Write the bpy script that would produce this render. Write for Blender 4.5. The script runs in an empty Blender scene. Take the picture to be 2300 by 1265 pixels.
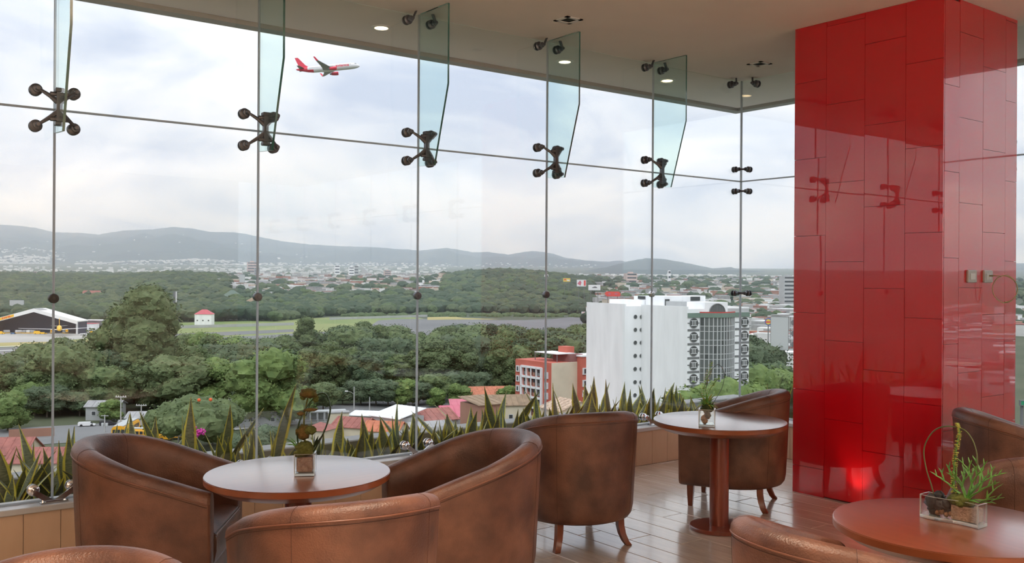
import bpy, bmesh, math, random
from math import sin, cos, pi, radians, sqrt, atan2, exp
from mathutils import Vector, Matrix, noise as mnoise
random.seed(7)
RND = random.Random(11)
SC = bpy.context.scene
COL = SC.collection

# ------------------------------------------------------------------ camera
FPX, EYE, RHO = 2110.0, 1.70, 0.0065          # focal length in px of the 2300 px frame, eye height, roll
FW = Vector((0.6088, 0.7934, 0.0)); RT = Vector((0.7934, -0.6088, 0.0)); UP = Vector((0, 0, 1))
cam_d = bpy.data.cameras.new('camera'); cam = bpy.data.objects.new('camera', cam_d); COL.objects.link(cam)
cam_d.sensor_width = 36.0; cam_d.lens = 36.0 * FPX / 2300.0
cam_d.shift_y = -8.5 / 2300.0; cam_d.clip_start = 0.05; cam_d.clip_end = 60000
cx = (RT + RHO * UP).normalized(); cz = -FW; cy = cz.cross(cx).normalized()
cam.matrix_world = Matrix(((cx.x, cy.x, cz.x, 0), (cx.y, cy.y, cz.y, 0), (cx.z, cy.z, cz.z, EYE), (0, 0, 0, 1)))
SC.camera = cam

# ------------------------------------------------------------------ exposure
SC.view_settings.view_transform = 'Standard'; SC.view_settings.look = 'None'
SC.view_settings.gamma = 1.0; SC.view_settings.use_curve_mapping = False
SC.view_settings.exposure = 0.0
SC.cycles.max_bounces = 8; SC.cycles.diffuse_bounces = 4; SC.cycles.glossy_bounces = 4
SC.cycles.transmission_bounces = 6; SC.cycles.transparent_max_bounces = 24; SC.cycles.volume_bounces = 3
SC.cycles.sample_clamp_indirect = 6.0
SC.cycles.caustics_reflective = False; SC.cycles.caustics_refractive = False

# ------------------------------------------------------------------ sky: broken white overcast
W = bpy.data.worlds.new('sky'); SC.world = W; W.use_nodes = True
nt = W.node_tree; nt.nodes.clear()
def wn(t, **k):
    n = nt.nodes.new(t)
    for a, b in k.items(): setattr(n, a, b)
    return n
wo = wn('ShaderNodeOutputWorld'); bg = wn('ShaderNodeBackground'); tc = wn('ShaderNodeTexCoord')
sep = wn('ShaderNodeSeparateXYZ'); nt.links.new(tc.outputs['Generated'], sep.inputs[0])
zz = wn('ShaderNodeMath', operation='ADD'); zz.inputs[1].default_value = 0.30; nt.links.new(sep.outputs['Z'], zz.inputs[0])
za = wn('ShaderNodeMath', operation='MAXIMUM'); za.inputs[1].default_value = 0.08; nt.links.new(zz.outputs[0], za.inputs[0])
dx = wn('ShaderNodeMath', operation='DIVIDE'); dy = wn('ShaderNodeMath', operation='DIVIDE')
nt.links.new(sep.outputs['X'], dx.inputs[0]); nt.links.new(za.outputs[0], dx.inputs[1])
nt.links.new(sep.outputs['Y'], dy.inputs[0]); nt.links.new(za.outputs[0], dy.inputs[1])
cmb = wn('ShaderNodeCombineXYZ'); nt.links.new(dx.outputs[0], cmb.inputs[0]); nt.links.new(dy.outputs[0], cmb.inputs[1])
n1 = wn('ShaderNodeTexNoise'); n1.inputs['Scale'].default_value = 2.1; n1.inputs['Detail'].default_value = 7; n1.inputs['Roughness'].default_value = 0.52
n1.inputs['Distortion'].default_value = 0.5
nt.links.new(cmb.outputs[0], n1.inputs['Vector'])
r1 = wn('ShaderNodeValToRGB'); e = r1.color_ramp.elements
e[0].position = 0.34; e[0].color = (0.46, 0.53, 0.68, 1); e[1].position = 0.62; e[1].color = (0.95, 0.95, 0.95, 1)
e2 = r1.color_ramp.elements.new(0.47); e2.color = (0.70, 0.745, 0.83, 1)
nt.links.new(n1.outputs['Fac'], r1.inputs[0])
nt.links.new(r1.outputs[0], bg.inputs['Color'])
# overcast sky: brighter towards the zenith, evenly all round
zc = wn('ShaderNodeMath', operation='MULTIPLY_ADD', use_clamp=False); zc.inputs[1].default_value = 0.75; zc.inputs[2].default_value = 1.30
zm = wn('ShaderNodeMath', operation='MAXIMUM'); zm.inputs[1].default_value = 0.0
nt.links.new(sep.outputs['Z'], zm.inputs[0]); nt.links.new(zm.outputs[0], zc.inputs[0]); nt.links.new(zc.outputs[0], bg.inputs['Strength'])
nt.links.new(bg.outputs[0], wo.inputs['Surface'])

# sun behind thick cloud: weak and very soft, from behind the camera
sd = bpy.data.lights.new('sun', 'SUN'); sd.energy = 1.1; sd.angle = radians(35); sd.color = (1.0, 0.99, 0.97)
sun = bpy.data.objects.new('sun', sd); COL.objects.link(sun)
sun.rotation_euler = Vector((0.55, 0.62, -1.0)).to_track_quat('-Z', 'Y').to_euler()

# added unseen fill: upward area lamps that brighten the room off the ceiling
def area(name, loc, size, power, color=(1.0, 0.86, 0.72), size_y=None, aim=(0, 0, -1)):
    d = bpy.data.lights.new(name, 'AREA'); d.energy = power; d.size = size; d.color = color
    if size_y: d.shape = 'RECTANGLE'; d.size_y = size_y
    o = bpy.data.objects.new(name, d); COL.objects.link(o); o.location = loc
    o.rotation_euler = Vector(aim).to_track_quat('-Z', 'Y').to_euler()
    return o
for i, (x, y, p) in enumerate(((-4.5, -4.5, 300), (0.0, -5.5, 380), (4.2, -5.5, 300), (-4.8, -0.5, 190), (-2.6, 3.6, 50))):
    area('fill_light', (x, y, 2.35), 0.5, p, aim=(0, 0, 1))

for i, (x, y, p) in enumerate(((1.0, 2.25, 520), (2.4, 2.6, 460), (3.3, 0.9, 230), (0.4, -0.6, 100), (5.6, 1.6, 110))):   # ceiling downlights over the near seats
    d = bpy.data.lights.new('downlight_lamp', 'SPOT'); d.energy = p; d.color = (1.0, .78, .58); d.spot_size = radians(62); d.spot_blend = .9; d.shadow_soft_size = .05
    o = bpy.data.objects.new('downlight_lamp', d); COL.objects.link(o); o.location = (x, y, 3.68)

# ------------------------------------------------------------------ projection of photo measurements
def yh(px): return 624.0 + RHO * (px - 1150.0)
def at(px, py, D):
    """world point seen at photo pixel (px,py) at distance D along the view axis"""
    u = (px - 1150.0) / FPX; v = (624.0 - py) / FPX
    return Vector((0, 0, EYE)) + D * (FW + u * (RT + RHO * UP) + v * (UP - RHO * RT))
def onz(px, py, z):
    """world point at height z seen at the pixel"""
    return at(px, py, (EYE - z) * FPX / (py - yh(px)))
def polar(px, D):
    u = (px - 1150.0) / FPX
    return Vector((0, 0, 0)) + D * (FW + u * RT)

# ------------------------------------------------------------------ materials
MATS = {}
def mat(name, col, rough=0.6, metal=0.0, spec=0.5, coat=0.0, coat_rough=0.05, var=0.0, vscale=8.0, col2=None,
        bump=0.0, bscale=60.0, emit=None, estr=0.0, ior=None, stretch=None, detail=5):
    if name in MATS: return MATS[name]
    m = bpy.data.materials.new(name); m.use_nodes = True; t = m.node_tree; b = t.nodes['Principled BSDF']
    c = tuple(col) + (1,) if len(col) == 3 else col
    b.inputs['Base Color'].default_value = c; b.inputs['Roughness'].default_value = rough
    b.inputs['Metallic'].default_value = metal; b.inputs['Specular IOR Level'].default_value = spec
    b.inputs['Coat Weight'].default_value = coat; b.inputs['Coat Roughness'].default_value = coat_rough
    if ior: b.inputs['IOR'].default_value = ior
    vec = None
    if var or col2 or bump:
        tcn = t.nodes.new('ShaderNodeTexCoord'); mp = t.nodes.new('ShaderNodeMapping')
        if stretch: mp.inputs['Scale'].default_value = stretch
        t.links.new(tcn.outputs['Object'], mp.inputs[0]); vec = mp.outputs[0]
    if var or col2:
        n = t.nodes.new('ShaderNodeTexNoise'); n.inputs['Scale'].default_value = vscale; n.inputs['Detail'].default_value = detail
        t.links.new(vec, n.inputs['Vector'])
        r = t.nodes.new('ShaderNodeValToRGB'); ee = r.color_ramp.elements
        ee[0].position = 0.32; ee[1].position = 0.68
        c2 = col2 if col2 else tuple(min(1, x * (1 + var)) for x in col[:3])
        c1 = col if col2 else tuple(x * (1 - var) for x in col[:3])
        ee[0].color = tuple(c1[:3]) + (1,); ee[1].color = tuple(c2[:3]) + (1,)
        t.links.new(n.outputs['Fac'], r.inputs[0]); t.links.new(r.outputs[0], b.inputs['Base Color'])
    if bump:
        n = t.nodes.new('ShaderNodeTexNoise'); n.inputs['Scale'].default_value = bscale; n.inputs['Detail'].default_value = 4
        t.links.new(vec, n.inputs['Vector']); bp = t.nodes.new('ShaderNodeBump')
        bp.inputs['Strength'].default_value = bump; bp.inputs['Distance'].default_value = 0.01
        t.links.new(n.outputs['Fac'], bp.inputs['Height']); t.links.new(bp.outputs[0], b.inputs['Normal'])
    if emit:
        b.inputs['Emission Color'].default_value = tuple(emit) + (1,); b.inputs['Emission Strength'].default_value = estr
    MATS[name] = m
    return m
def sheet_glass(name, tint, gloss=1.0, rough=0.0, ior=1.5):
    """thin architectural sheet: clear or tinted transmission plus a Fresnel reflection"""
    m = bpy.data.materials.new(name); m.use_nodes = True; t = m.node_tree; t.nodes.clear()
    o = t.nodes.new('ShaderNodeOutputMaterial'); tr = t.nodes.new('ShaderNodeBsdfTransparent'); gl = t.nodes.new('ShaderNodeBsdfGlossy')
    fr = t.nodes.new('ShaderNodeFresnel'); fr.inputs[0].default_value = ior; mx = t.nodes.new('ShaderNodeMixShader')
    ml = t.nodes.new('ShaderNodeMath'); ml.operation = 'MULTIPLY'; ml.inputs[1].default_value = gloss
    tr.inputs[0].default_value = tuple(tint) + (1,); gl.inputs['Roughness'].default_value = rough
    gl.inputs['Color'].default_value = (1, 1, 1, 1)
    ge = t.nodes.new('ShaderNodeNewGeometry'); io = t.nodes.new('ShaderNodeMath'); io.operation = 'MULTIPLY_ADD'   # the sheet's far face is met from inside the glass
    io.inputs[1].default_value = 1.0 / ior - ior; io.inputs[2].default_value = ior
    t.links.new(ge.outputs['Backfacing'], io.inputs[0]); t.links.new(io.outputs[0], fr.inputs[0])
    t.links.new(fr.outputs[0], ml.inputs[0]); t.links.new(ml.outputs[0], mx.inputs[0])
    t.links.new(tr.outputs[0], mx.inputs[1]); t.links.new(gl.outputs[0], mx.inputs[2]); t.links.new(mx.outputs[0], o.inputs[0])
    MATS[name] = m
    return m

# ------------------------------------------------------------------ mesh builder
class MB:
    def __init__(s): s.v = []; s.f = []; s.m = []; s.sm = []
    def add(s, vs, fs, mi=0, smooth=False):
        o = len(s.v); s.v += [tuple(p) for p in vs]
        for f in fs: s.f.append(tuple(i + o for i in f)); s.m.append(mi); s.sm.append(smooth)
        return s
    def box(s, lo, hi, mi=0):
        x0, y0, z0 = lo; x1, y1, z1 = hi
        return s.add([(x0, y0, z0), (x1, y0, z0), (x1, y1, z0), (x0, y1, z0), (x0, y0, z1), (x1, y0, z1), (x1, y1, z1), (x0, y1, z1)],
                     [(0, 3, 2, 1), (4, 5, 6, 7), (0, 1, 5, 4), (1, 2, 6, 5), (2, 3, 7, 6), (3, 0, 4, 7)], mi)
    def bevbox(s, lo, hi, b, mi=0):
        x0, y0, z0 = lo; x1, y1, z1 = hi
        r = []
        for (z, i) in ((z0, b), (z0 + b, 0), (z1 - b, 0), (z1, b)):
            r.append([(x0 + i, y0 + i, z), (x1 - i, y0 + i, z), (x1 - i, y1 - i, z), (x0 + i, y1 - i, z)])
        return s.rings(r, mi, False, True)
    def obox(s, c, ax, ay, az, mi=0):
        c = Vector(c); ax = Vector(ax); ay = Vector(ay); az = Vector(az)
        vs = [c + sx * ax + sy * ay + sz * az for sz in (-1, 1) for sx, sy in ((-1, -1), (1, -1), (1, 1), (-1, 1))]
        return s.add(vs, [(0, 3, 2, 1), (4, 5, 6, 7), (0, 1, 5, 4), (1, 2, 6, 5), (2, 3, 7, 6), (3, 0, 4, 7)], mi)
    def rings(s, rs, mi=0, smooth=True, caps=True, closed=True):
        n = len(rs[0]); vs = [p for r in rs for p in r]; fs = []
        for i in range(len(rs) - 1):
            for j in range(n if closed else n - 1):
                k = (j + 1) % n
                fs.append((i * n + j, i * n + k, (i + 1) * n + k, (i + 1) * n + j))
        s.add(vs, fs, mi, smooth)
        if caps and closed:
            s.add(rs[0], [tuple(range(n))[::-1]], mi, False); s.add(rs[-1], [tuple(range(n))], mi, False)
        return s
    def tube(s, pts, r, n=8, mi=0, caps=True, flat=1.0, closed=False, smooth=True):
        pts = [Vector(p) for p in pts]; R = r if isinstance(r, (list, tuple)) else [r] * len(pts)
        rs = []; prev = None
        for i, p in enumerate(pts):
            if closed: d = pts[(i + 1) % len(pts)] - pts[i - 1]
            else: d = pts[min(i + 1, len(pts) - 1)] - pts[max(i - 1, 0)]
            d.normalize()
            if prev is None:
                a = Vector((0, 0, 1)) if abs(d.z) < 0.9 else Vector((1, 0, 0))
                u = d.cross(a).normalized()
            else:
                u = (prev - d * prev.dot(d)).normalized()
            prev = u; w = d.cross(u)
            rs.append([p + R[i] * (cos(2 * pi * k / n) * u + flat * sin(2 * pi * k / n) * w) for k in range(n)])
        if closed: rs.append(rs[0])
        return s.rings(rs, mi, smooth, caps and not closed)
    def lathe(s, prof, n=24, c=(0, 0, 0), mi=0, smooth=True, axis=None, a0=0):
        c = Vector(c)
        if axis is None: u, w, d = Vector((1, 0, 0)), Vector((0, 1, 0)), Vector((0, 0, 1))
        else:
            d = Vector(axis).normalized(); a = Vector((0, 0, 1)) if abs(d.z) < 0.9 else Vector((1, 0, 0))
            u = a.cross(d).normalized(); w = d.cross(u)
        rs = [[c + r * (cos(a0 + 2 * pi * k / n) * u + sin(a0 + 2 * pi * k / n) * w) + h * d for k in range(n)] for r, h in prof]
        return s.rings(rs, mi, smooth, True)
    def prism(s, poly, z0, z1, mi=0):
        n = len(poly)
        vs = [(p[0], p[1], z0) for p in poly] + [(p[0], p[1], z1) for p in poly]
        fs = [tuple(range(n))[::-1], tuple(range(n, 2 * n))] + [(i, (i + 1) % n, n + (i + 1) % n, n + i) for i in range(n)]
        return s.add(vs, fs, mi)
    def slab(s, poly, t, mi=0):
        """poly: list of 3D points, t: thickness vector"""
        n = len(poly); t = Vector(t); vs = [Vector(p) for p in poly] + [Vector(p) + t for p in poly]
        fs = [tuple(range(n))[::-1], tuple(range(n, 2 * n))] + [(i, (i + 1) % n, n + (i + 1) % n, n + i) for i in range(n)]
        return s.add(vs, fs, mi)
    def ball(s, c, r, seg=10, rg=6, mi=0, rx=1, ry=1, rz=1, jit=0, rnd=None, smooth=True):
        c = Vector(c); rs = []
        for i in range(1, rg):
            th = pi * i / rg
            rs.append([c + Vector((r * rx * sin(th) * cos(2 * pi * k / seg), r * ry * sin(th) * sin(2 * pi * k / seg), r * rz * -cos(th))) * 1.0
                       + (Vector([rnd.uniform(-jit, jit) for _ in range(3)]) if jit else Vector()) for k in range(seg)])
        s.rings(rs, mi, smooth, False)
        n = seg; b = c - Vector((0, 0, r * rz)); t = c + Vector((0, 0, r * rz))
        s.add(rs[0] + [b], [(k, n, (k + 1) % n)[::-1] if False else ((k + 1) % n, k, n) for k in range(n)], mi, smooth)
        s.add(rs[-1] + [t], [(k, (k + 1) % n, n) for k in range(n)], mi, smooth)
        return s
    def mesh(s, name, mats):
        me = bpy.data.meshes.new(name); me.from_pydata(s.v, [], s.f)
        for m in (mats if isinstance(mats, (list, tuple)) else [mats]): me.materials.append(m)
        me.polygons.foreach_set('material_index', s.m); me.polygons.foreach_set('use_smooth', s.sm)
        me.update()
        return me

def fixn(me):
    bm = bmesh.new(); bm.from_mesh(me); bmesh.ops.remove_doubles(bm, verts=bm.verts, dist=1e-5)
    bmesh.ops.recalc_face_normals(bm, faces=bm.faces); bm.to_mesh(me); bm.free()
    me.set_sharp_from_angle(angle=radians(38)); return me

def obj(name, mb, mats, parent=None, loc=None, rz=None, fix=False):
    me = mb.mesh(name, mats) if isinstance(mb, MB) else mb
    if fix: fixn(me)
    o = bpy.data.objects.new(name, me); COL.objects.link(o)
    if parent is not None: o.parent = parent
    if loc is not None: o.location = loc
    if rz is not None: o.rotation_euler = (0, 0, rz)
    return o
def empty(name, loc=(0, 0, 0), rz=0, parent=None):
    o = bpy.data.objects.new(name, None); COL.objects.link(o); o.location = loc; o.rotation_euler = (0, 0, rz)
    o.empty_display_size = 0.1
    if parent is not None: o.parent = parent
    return o
def tag(o, label=None, cat=None, group=None, kind=None):
    if label: o['label'] = label
    if cat: o['category'] = cat
    if group: o['group'] = group
    if kind: o['kind'] = kind
    return o
def struct(o): o['kind'] = 'structure'; return o
def kids(o, table={}):
    return [c for c in COL.objects if c.parent == o]
def copy_tree(o, tree, parent=None):
    """copy a thing, its parts and sub-parts; tree maps an object to its children"""
    c = o.copy(); COL.objects.link(c)
    if parent is not None: c.parent = parent
    for ch in tree.get(o, ()): copy_tree(ch, tree, c)
    return c
def tree_of(root):
    t = {}
    for o in list(COL.objects):
        if o.parent is not None: t.setdefault(o.parent, []).append(o)
    return t
# ================================================================== THE ROOM
YA, XB, HC = 6.15, 7.64, 3.71          # glass plane A (y), glass plane B (x), ceiling height
SEAM_A = [7.64, 6.362, 5.084, 3.806, 2.528, 1.25, -0.03]
SEAM_B = [6.15, 4.872, 3.594, 2.316, 1.038, -0.24, -1.518, -2.796, -4.074, -5.352, -6.63]
ZS, ZT = 0.345, 2.69                   # sill top, transom joint
m_ceil = mat('ceiling_paint', (0.80, 0.74, 0.68), 0.85, var=0.03, vscale=1.5)
m_wall = mat('plaster_paint', (0.52, 0.45, 0.38), 0.85, var=0.04, vscale=2)
m_tile = mat('beige_wall_tile', (0.56, 0.38, 0.25), 0.42, col2=(0.64, 0.46, 0.32), vscale=6, stretch=(1, 1, 0.3))
m_plank = mat('grey_brown_floor_tile', (0.56, 0.47, 0.39), 0.26, coat=.8, coat_rough=.12, col2=(0.70, 0.60, 0.52), vscale=5, stretch=(4, 0.5, 1), bump=0.05, bscale=30)
m_grout = mat('dark_grout', (0.05, 0.04, 0.035), 0.9)
m_sill = mat('grey_metal_sill', (0.58, 0.58, 0.58), 0.40, metal=0.3)
m_chrome = mat('polished_steel', (0.62, 0.62, 0.64), 0.12, metal=1.0)
m_steel = mat('brushed_dark_steel', (0.13, 0.137, 0.155), 0.34, metal=.55)
m_rubber = mat('black_rubber', (0.02, 0.02, 0.022), 0.5)
m_joint = bpy.data.materials.new('translucent_silicone'); m_joint.use_nodes = True; _t = m_joint.node_tree; _b = _t.nodes['Principled BSDF']; _b.inputs['Base Color'].default_value = (.50, .52, .54, 1)
_l = _t.nodes.new('ShaderNodeBsdfTranslucent'); _l.inputs[0].default_value = (.75, .79, .82, 1); _x = _t.nodes.new('ShaderNodeMixShader'); _x.inputs[0].default_value = .65
_t.links.new(_b.outputs[0], _x.inputs[1]); _t.links.new(_l.outputs[0], _x.inputs[2]); _t.links.new(_x.outputs[0], _t.nodes['Material Output'].inputs[0])
m_glass = sheet_glass('clear_pane', (0.982, 0.989, 0.988), 1.0)
m_fin = sheet_glass('green_tinted_fin', (0.86, 0.945, 0.935), 0.8)
m_edge = mat('polished_glass_edge', (0.03, 0.13, 0.11), 0.08, spec=0.8, coat=1.0)
m_red = mat('red_lacquered_tile', (0.52, 0.003, 0.010), 0.25, spec=0.3, coat=1.0, coat_rough=0.008, bump=0.0)
m_black = mat('black_void', (0.004, 0.004, 0.004), 0.8)
m_white = mat('white_enamel', (0.75, 0.74, 0.72), 0.4)

m_red.node_tree.nodes['Principled BSDF'].inputs['Coat IOR'].default_value = 1.66
# floor: slab with the planks of the visible area as pieces
fl = struct(obj('floor', MB().box((-6, -7, -0.30), (7.5, 6.05, -0.012)), m_grout))
pw, pl = 0.2, 1.08
me_pl = MB().bevbox((-pw / 2 + .0030, -pl / 2 + .0022, -0.014), (pw / 2 - .0022, pl / 2 - .0022, 0), .0022).mesh('plank', m_plank)
rest = MB()
k0 = int((-6 - 4.135) / pw); row = k0
x = 4.135 + row * pw
rp = random.Random(3)
while x < 7.5:
    y = 4.65 - 0.27 * row
    y -= math.ceil((y + 7) / pl) * pl
    while y < 6.05:
        ylo, yhi = max(y, -7), min(y + pl, 6.05)
        if yhi - ylo > 0.04:
            hx = pw if x + pw <= 7.5 else 7.5 - x
            full = (yhi - ylo > pl - .01) and hx == pw
            dz = rp.uniform(-0.0006, 0.0006)
            if x > 2.6 and yhi > 2.2 and x * 0.6088 + yhi * 0.7934 > 3.9:
                if full: obj('plank', me_pl, m_plank, fl, (x + pw / 2, (ylo + yhi) / 2, dz))
                else: obj('plank', MB().bevbox((-hx / 2 + .0022, -(yhi - ylo) / 2 + .0022, -0.014), (hx / 2 - .0022, (yhi - ylo) / 2 - .0022, 0), .0022), m_plank, fl, (x + hx / 2, (ylo + yhi) / 2, dz))
            else:
                rest.box((x + .0022, ylo + .0022, -0.014), (x + hx - .0022, yhi - .0022, 0))
    # next
        y += pl
    row += 1; x = 4.135 + row * pw
tag(obj('floor_planking', rest, m_plank, fl), kind='stuff')

# ceiling slab with overhang outside the glass
cl = struct(obj('ceiling', MB().box((-6.2, -7.2, HC), (XB + 1.30, YA + 1.13, HC + 0.35)), m_ceil))
tr = MB()
tr.box((-6.2, YA + 1.0, HC - 0.035), (XB + 1.17, YA + 1.13, HC)); tr.box((XB + 1.17, -7.2, HC - 0.035), (XB + 1.30, YA + 1.13, HC))
struct(obj('trim_1', tr, mat('soffit_edge_metal', (0.40, 0.40, 0.38), 0.6)))
# solid walls behind the viewpoint and the pier where the long glazing ends
struct(obj('wall_west', MB().box((-6.2, -7.2, -0.3), (-6.0, 7.2, HC)), m_wall))
struct(obj('wall_south', MB().box((-6.0, -7.2, -0.3), (7.5, -7.0, HC)), m_wall))
struct(obj('wall_pier', MB().box((-6.0, YA - 0.1, 0.0), (-0.06, YA + 0.14, HC)), m_wall))

# low walls below the glass, clad in upright beige tiles
wn_ = struct(obj('wall_north', MB().box((-6.0, 6.062, -0.3), (7.5, 6.26, ZS - 0.035)), m_grout))
we_ = struct(obj('wall_east', MB().box((7.512, -7.0, -0.3), (7.75, 6.26, ZS - 0.035)), m_grout))
me_ta = MB().bevbox((-.0985, 0, 0), (.0985, .012, ZS - 0.037), .0022).mesh('tile', m_tile)
x = 1.077 - .2 * 6
while x < 7.49:
    w = min(.2, 7.5 - x)
    if w > .19: obj('tile', me_ta, m_tile, wn_, (x + .1, 6.05, 0))
    elif w > 0.02: obj('tile', MB().box((.0022, 0, 0), (w - .0022, .012, ZS - .037)), m_tile, wn_, (x, 6.05, 0))
    x += .2
y = 6.04
me_tb = MB().bevbox((0, -.0985, 0), (.012, .0985, ZS - 0.037), .0022).mesh('tile', m_tile)
while y > 2.0:
    obj('tile', me_tb, m_tile, we_, (7.5, y - .1, 0)); y -= .2
obj('tile_field', MB().box((7.5, -7, 0), (7.512, y - .002, ZS - .037)), m_tile, we_)
sl = MB(); sl.bevbox((-0.03, 6.03, ZS - 0.035), (XB + .11, YA + .11, ZS), .004)
struct(obj('trim_2', sl, m_sill))
sl = MB(); sl.bevbox((7.48, -7.0, ZS - 0.035), (XB + .11, 6.03, ZS), .004)
struct(obj('trim_3', sl, m_sill))

# glazing
win1 = struct(obj('window_1', MB().box((-0.03, YA - .006, ZS), (XB, YA + .006, ZS + .012)), m_joint))
win2 = struct(obj('window_2', MB().box((XB - .006, -6.63, ZS), (XB + .006, YA, ZS + .012)), m_joint))
g = .006
for a, b in zip(SEAM_A[1:], SEAM_A[:-1]):
    for z0, z1 in ((ZS + .01, ZT - g), (ZT + g, HC - .01)):
        obj('pane', MB().box((a + g, YA - .006, z0), (b - g, YA + .006, z1)), m_glass, win1)
for a, b in zip(SEAM_B[1:], SEAM_B[:-1]):
    for z0, z1 in ((ZS + .01, ZT - g), (ZT + g, HC - .01)):
        obj('pane', MB().box((XB - .006, a + g, z0), (XB + .006, b - g, z1)), m_glass, win2)
def joint(mbx, w, n): obj('joint', mbx, m_joint, w)
for s in SEAM_A[1:]:
    joint(MB().box((s - g, YA - .007, ZS + .012), (s + g, YA + .007, HC)), win1, s)
joint(MB().box((XB - .008, YA - .008, ZS + .012), (XB + .008, YA + .008, HC)), win1, 0)
joint(MB().box((-.03, YA - .0075, ZT - g), (XB - .008, YA + .0075, ZT + g)), win1, 0)
for s in SEAM_B[1:]:
    joint(MB().box((XB - .007, s - g, ZS + .012), (XB + .007, s + g, HC)), win2, s)
joint(MB().box((XB - .0075, -6.63, ZT - g), (XB + .0075, YA - .008, ZT + g)), win2, 0)

# ---------- glass fins, spider fittings, clamps.  Local frame: x along the wall, -y into the room.
ORD = {0: 'corner'}
def frame_at(wall, s):
    return ((s, YA, 0), 0.0) if wall == 'A' else ((XB, s, 0), -pi / 2)     # B: local -y points to -x (into the room)
fin_prof = [(-.02, HC), (-.41, HC - .002), (-.41, 3.12), (-.233, 2.535), (-.02, 2.548)]
def fin_mesh():
    m = MB(); t = .0075
    n = len(fin_prof)
    vs = [(-t, y, z) for y, z in fin_prof] + [(t, y, z) for y, z in fin_prof]
    m.add(vs, [tuple(range(n)), tuple(range(n, 2 * n))[::-1]], 0)
    for i in range(n):
        j = (i + 1) % n
        m.add([vs[i], vs[j], vs[n + j], vs[n + i]], [(0, 1, 2, 3)], 0 if i == n - 1 else 1)
    return m.mesh('glass_fin', [m_fin, m_edge])
ME_FIN = fixn(fin_mesh())
def cap_mb(c, d=(0, -1, 0), r=.036, mi=0, stem=.085):
    """round glass clamp: disc on the glass, collar, stem with bolt"""
    m = MB(); m.lathe([(r * .9, 0.007), (r, .011), (r, .02), (r * .86, .025), (r * .42, .028), (r * .40, .045), (r * .62, .047), (r * .62, .060), (r * .38, .062), (r * .38, stem), (r * .30, stem + .004)], 18, c, mi, True, d)
    m.lathe([(r * .9, -.007), (r, -.011), (r, -.018), (r * .8, -.022)], 18, c, mi, True, d)
    return m
OX, OZ = .105, .107
def spider_parts(mm):
    parts = []
    hub = MB()
    hub.bevbox((-.016, -.135, ZT - .10), (.016, -.105, ZT + .10), .004)
    hub.bevbox((-.024, -.142, ZT + .086), (.024, -.10, ZT + .112), .005); hub.bevbox((-.024, -.142, ZT - .112), (.024, -.10, ZT - .086), .005)
    parts.append(('hub', hub))
    for sx in (-1, 1):
        for sz in (-1, 1):
            a = MB(); a.tube([(sx * .008, -.118, ZT + sz * .03), (sx * .045, -.108, ZT + sz * .062), (sx * OX, -.072, ZT + sz * OZ)], [.017, .013, .0085], 8)
            parts.append(('arm', a)); parts.append(('clamp', cap_mb((sx * OX, 0, ZT + sz * OZ))))
    for sz in (-1, 1):
        b = MB(); b.lathe([(.011, -.05), (.013, -.047), (.013, .047), (.011, .05)], 12, (0, -.122, ZT + sz * .074), 0, True, (1, 0, 0))
        parts.append(('bolt', b))
    return [(n, fixn(m.mesh(n, mm))) for n, m in parts]
SP = spider_parts(m_steel)
def top_parts():
    out = []
    for sx in (-1, 1):
        out.append(('clamp', cap_mb((sx * OX, 0, 3.652))))
        a = MB(); a.obox((sx * (OX - .02), -.076, 3.685), Vector((-.015 * sx, 0, .032)), (0, .012, 0), Vector((.005, 0, .003))); out.append(('bracket', a))
    return [(n, fixn(m.mesh(n, m_steel))) for n, m in out]
TP = top_parts()
def foot_parts():
    out = []
    b = MB(); b.bevbox((-.075, -.075, ZS), (.075, -.02, ZS + .008), .002)
    for sx in (-1, 1): b.lathe([(.009, 0), (.009, .016), (.005, .018)], 8, (sx * .06, -.048, ZS + .008))
    out.append(('foot_plate', b))
    for sx in (-1, 1):
        a = MB(); a.obox((sx * .058, -.058, ZS + .036), Vector((sx * .052, -.004, .036)), Vector((0, .005, 0)), Vector((-.009 * sx, 0, .012))); out.append(('arm', a))
        out.append(('clamp', cap_mb((sx * OX, 0, ZS + .076), r=.034, stem=.06)))
    return [(n, fixn(m.mesh(n, m_chrome))) for n, m in out]
FT = foot_parts()
def put(name, parts, wall, s, label, cat, group):
    loc, rz = frame_at(wall, s)
    t = empty(name, loc, rz); tag(t, label, cat, group)
    for n, me in parts: obj(n, me, None, t)
    return t
nm = {1: 'first', 2: 'second', 3: 'third', 4: 'fourth', 5: 'fifth', 6: 'sixth'}
for i, s in enumerate(SEAM_A[1:6]):
    k = nm[i + 1]
    loc, rz = frame_at('A', s)
    tag(obj('glass_fin', ME_FIN, None, None, loc, rz), f'green tinted glass fin hung from the ceiling at the {k} seam from the glass corner', 'glass fin', 'glass fins along the long glazing')
    put('spider_fitting', SP, 'A', s, f'four-armed dark steel spider clamp on the {k} upright seam from the glass corner', 'spider clamp', 'spider fittings along the long glazing')
    put('ceiling_clamp', TP, 'A', s, f'pair of steel clamps under the ceiling at the {k} seam from the glass corner', 'glass clamp', 'ceiling clamps along the long glazing')
    put('sill_bracket', FT, 'A', s, f'V-shaped chrome bracket on the sill at the {k} seam from the glass corner', 'bracket', 'sill brackets along the long glazing')
    d = MB(); d.lathe([(.026, -.02), (.029, -.016), (.029, .016), (.026, .02), (.010, .021), (.009, .024)], 20, (s, YA, 1.558), 0, True, (0, -1, 0))
    tag(obj('glass_button', d, m_rubber if i > 3 else (m_chrome if i == 0 else m_steel), fix=True), f'round metal button on the {k} seam from the glass corner, at eye height', 'button', 'round buttons on the long glazing')
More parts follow.
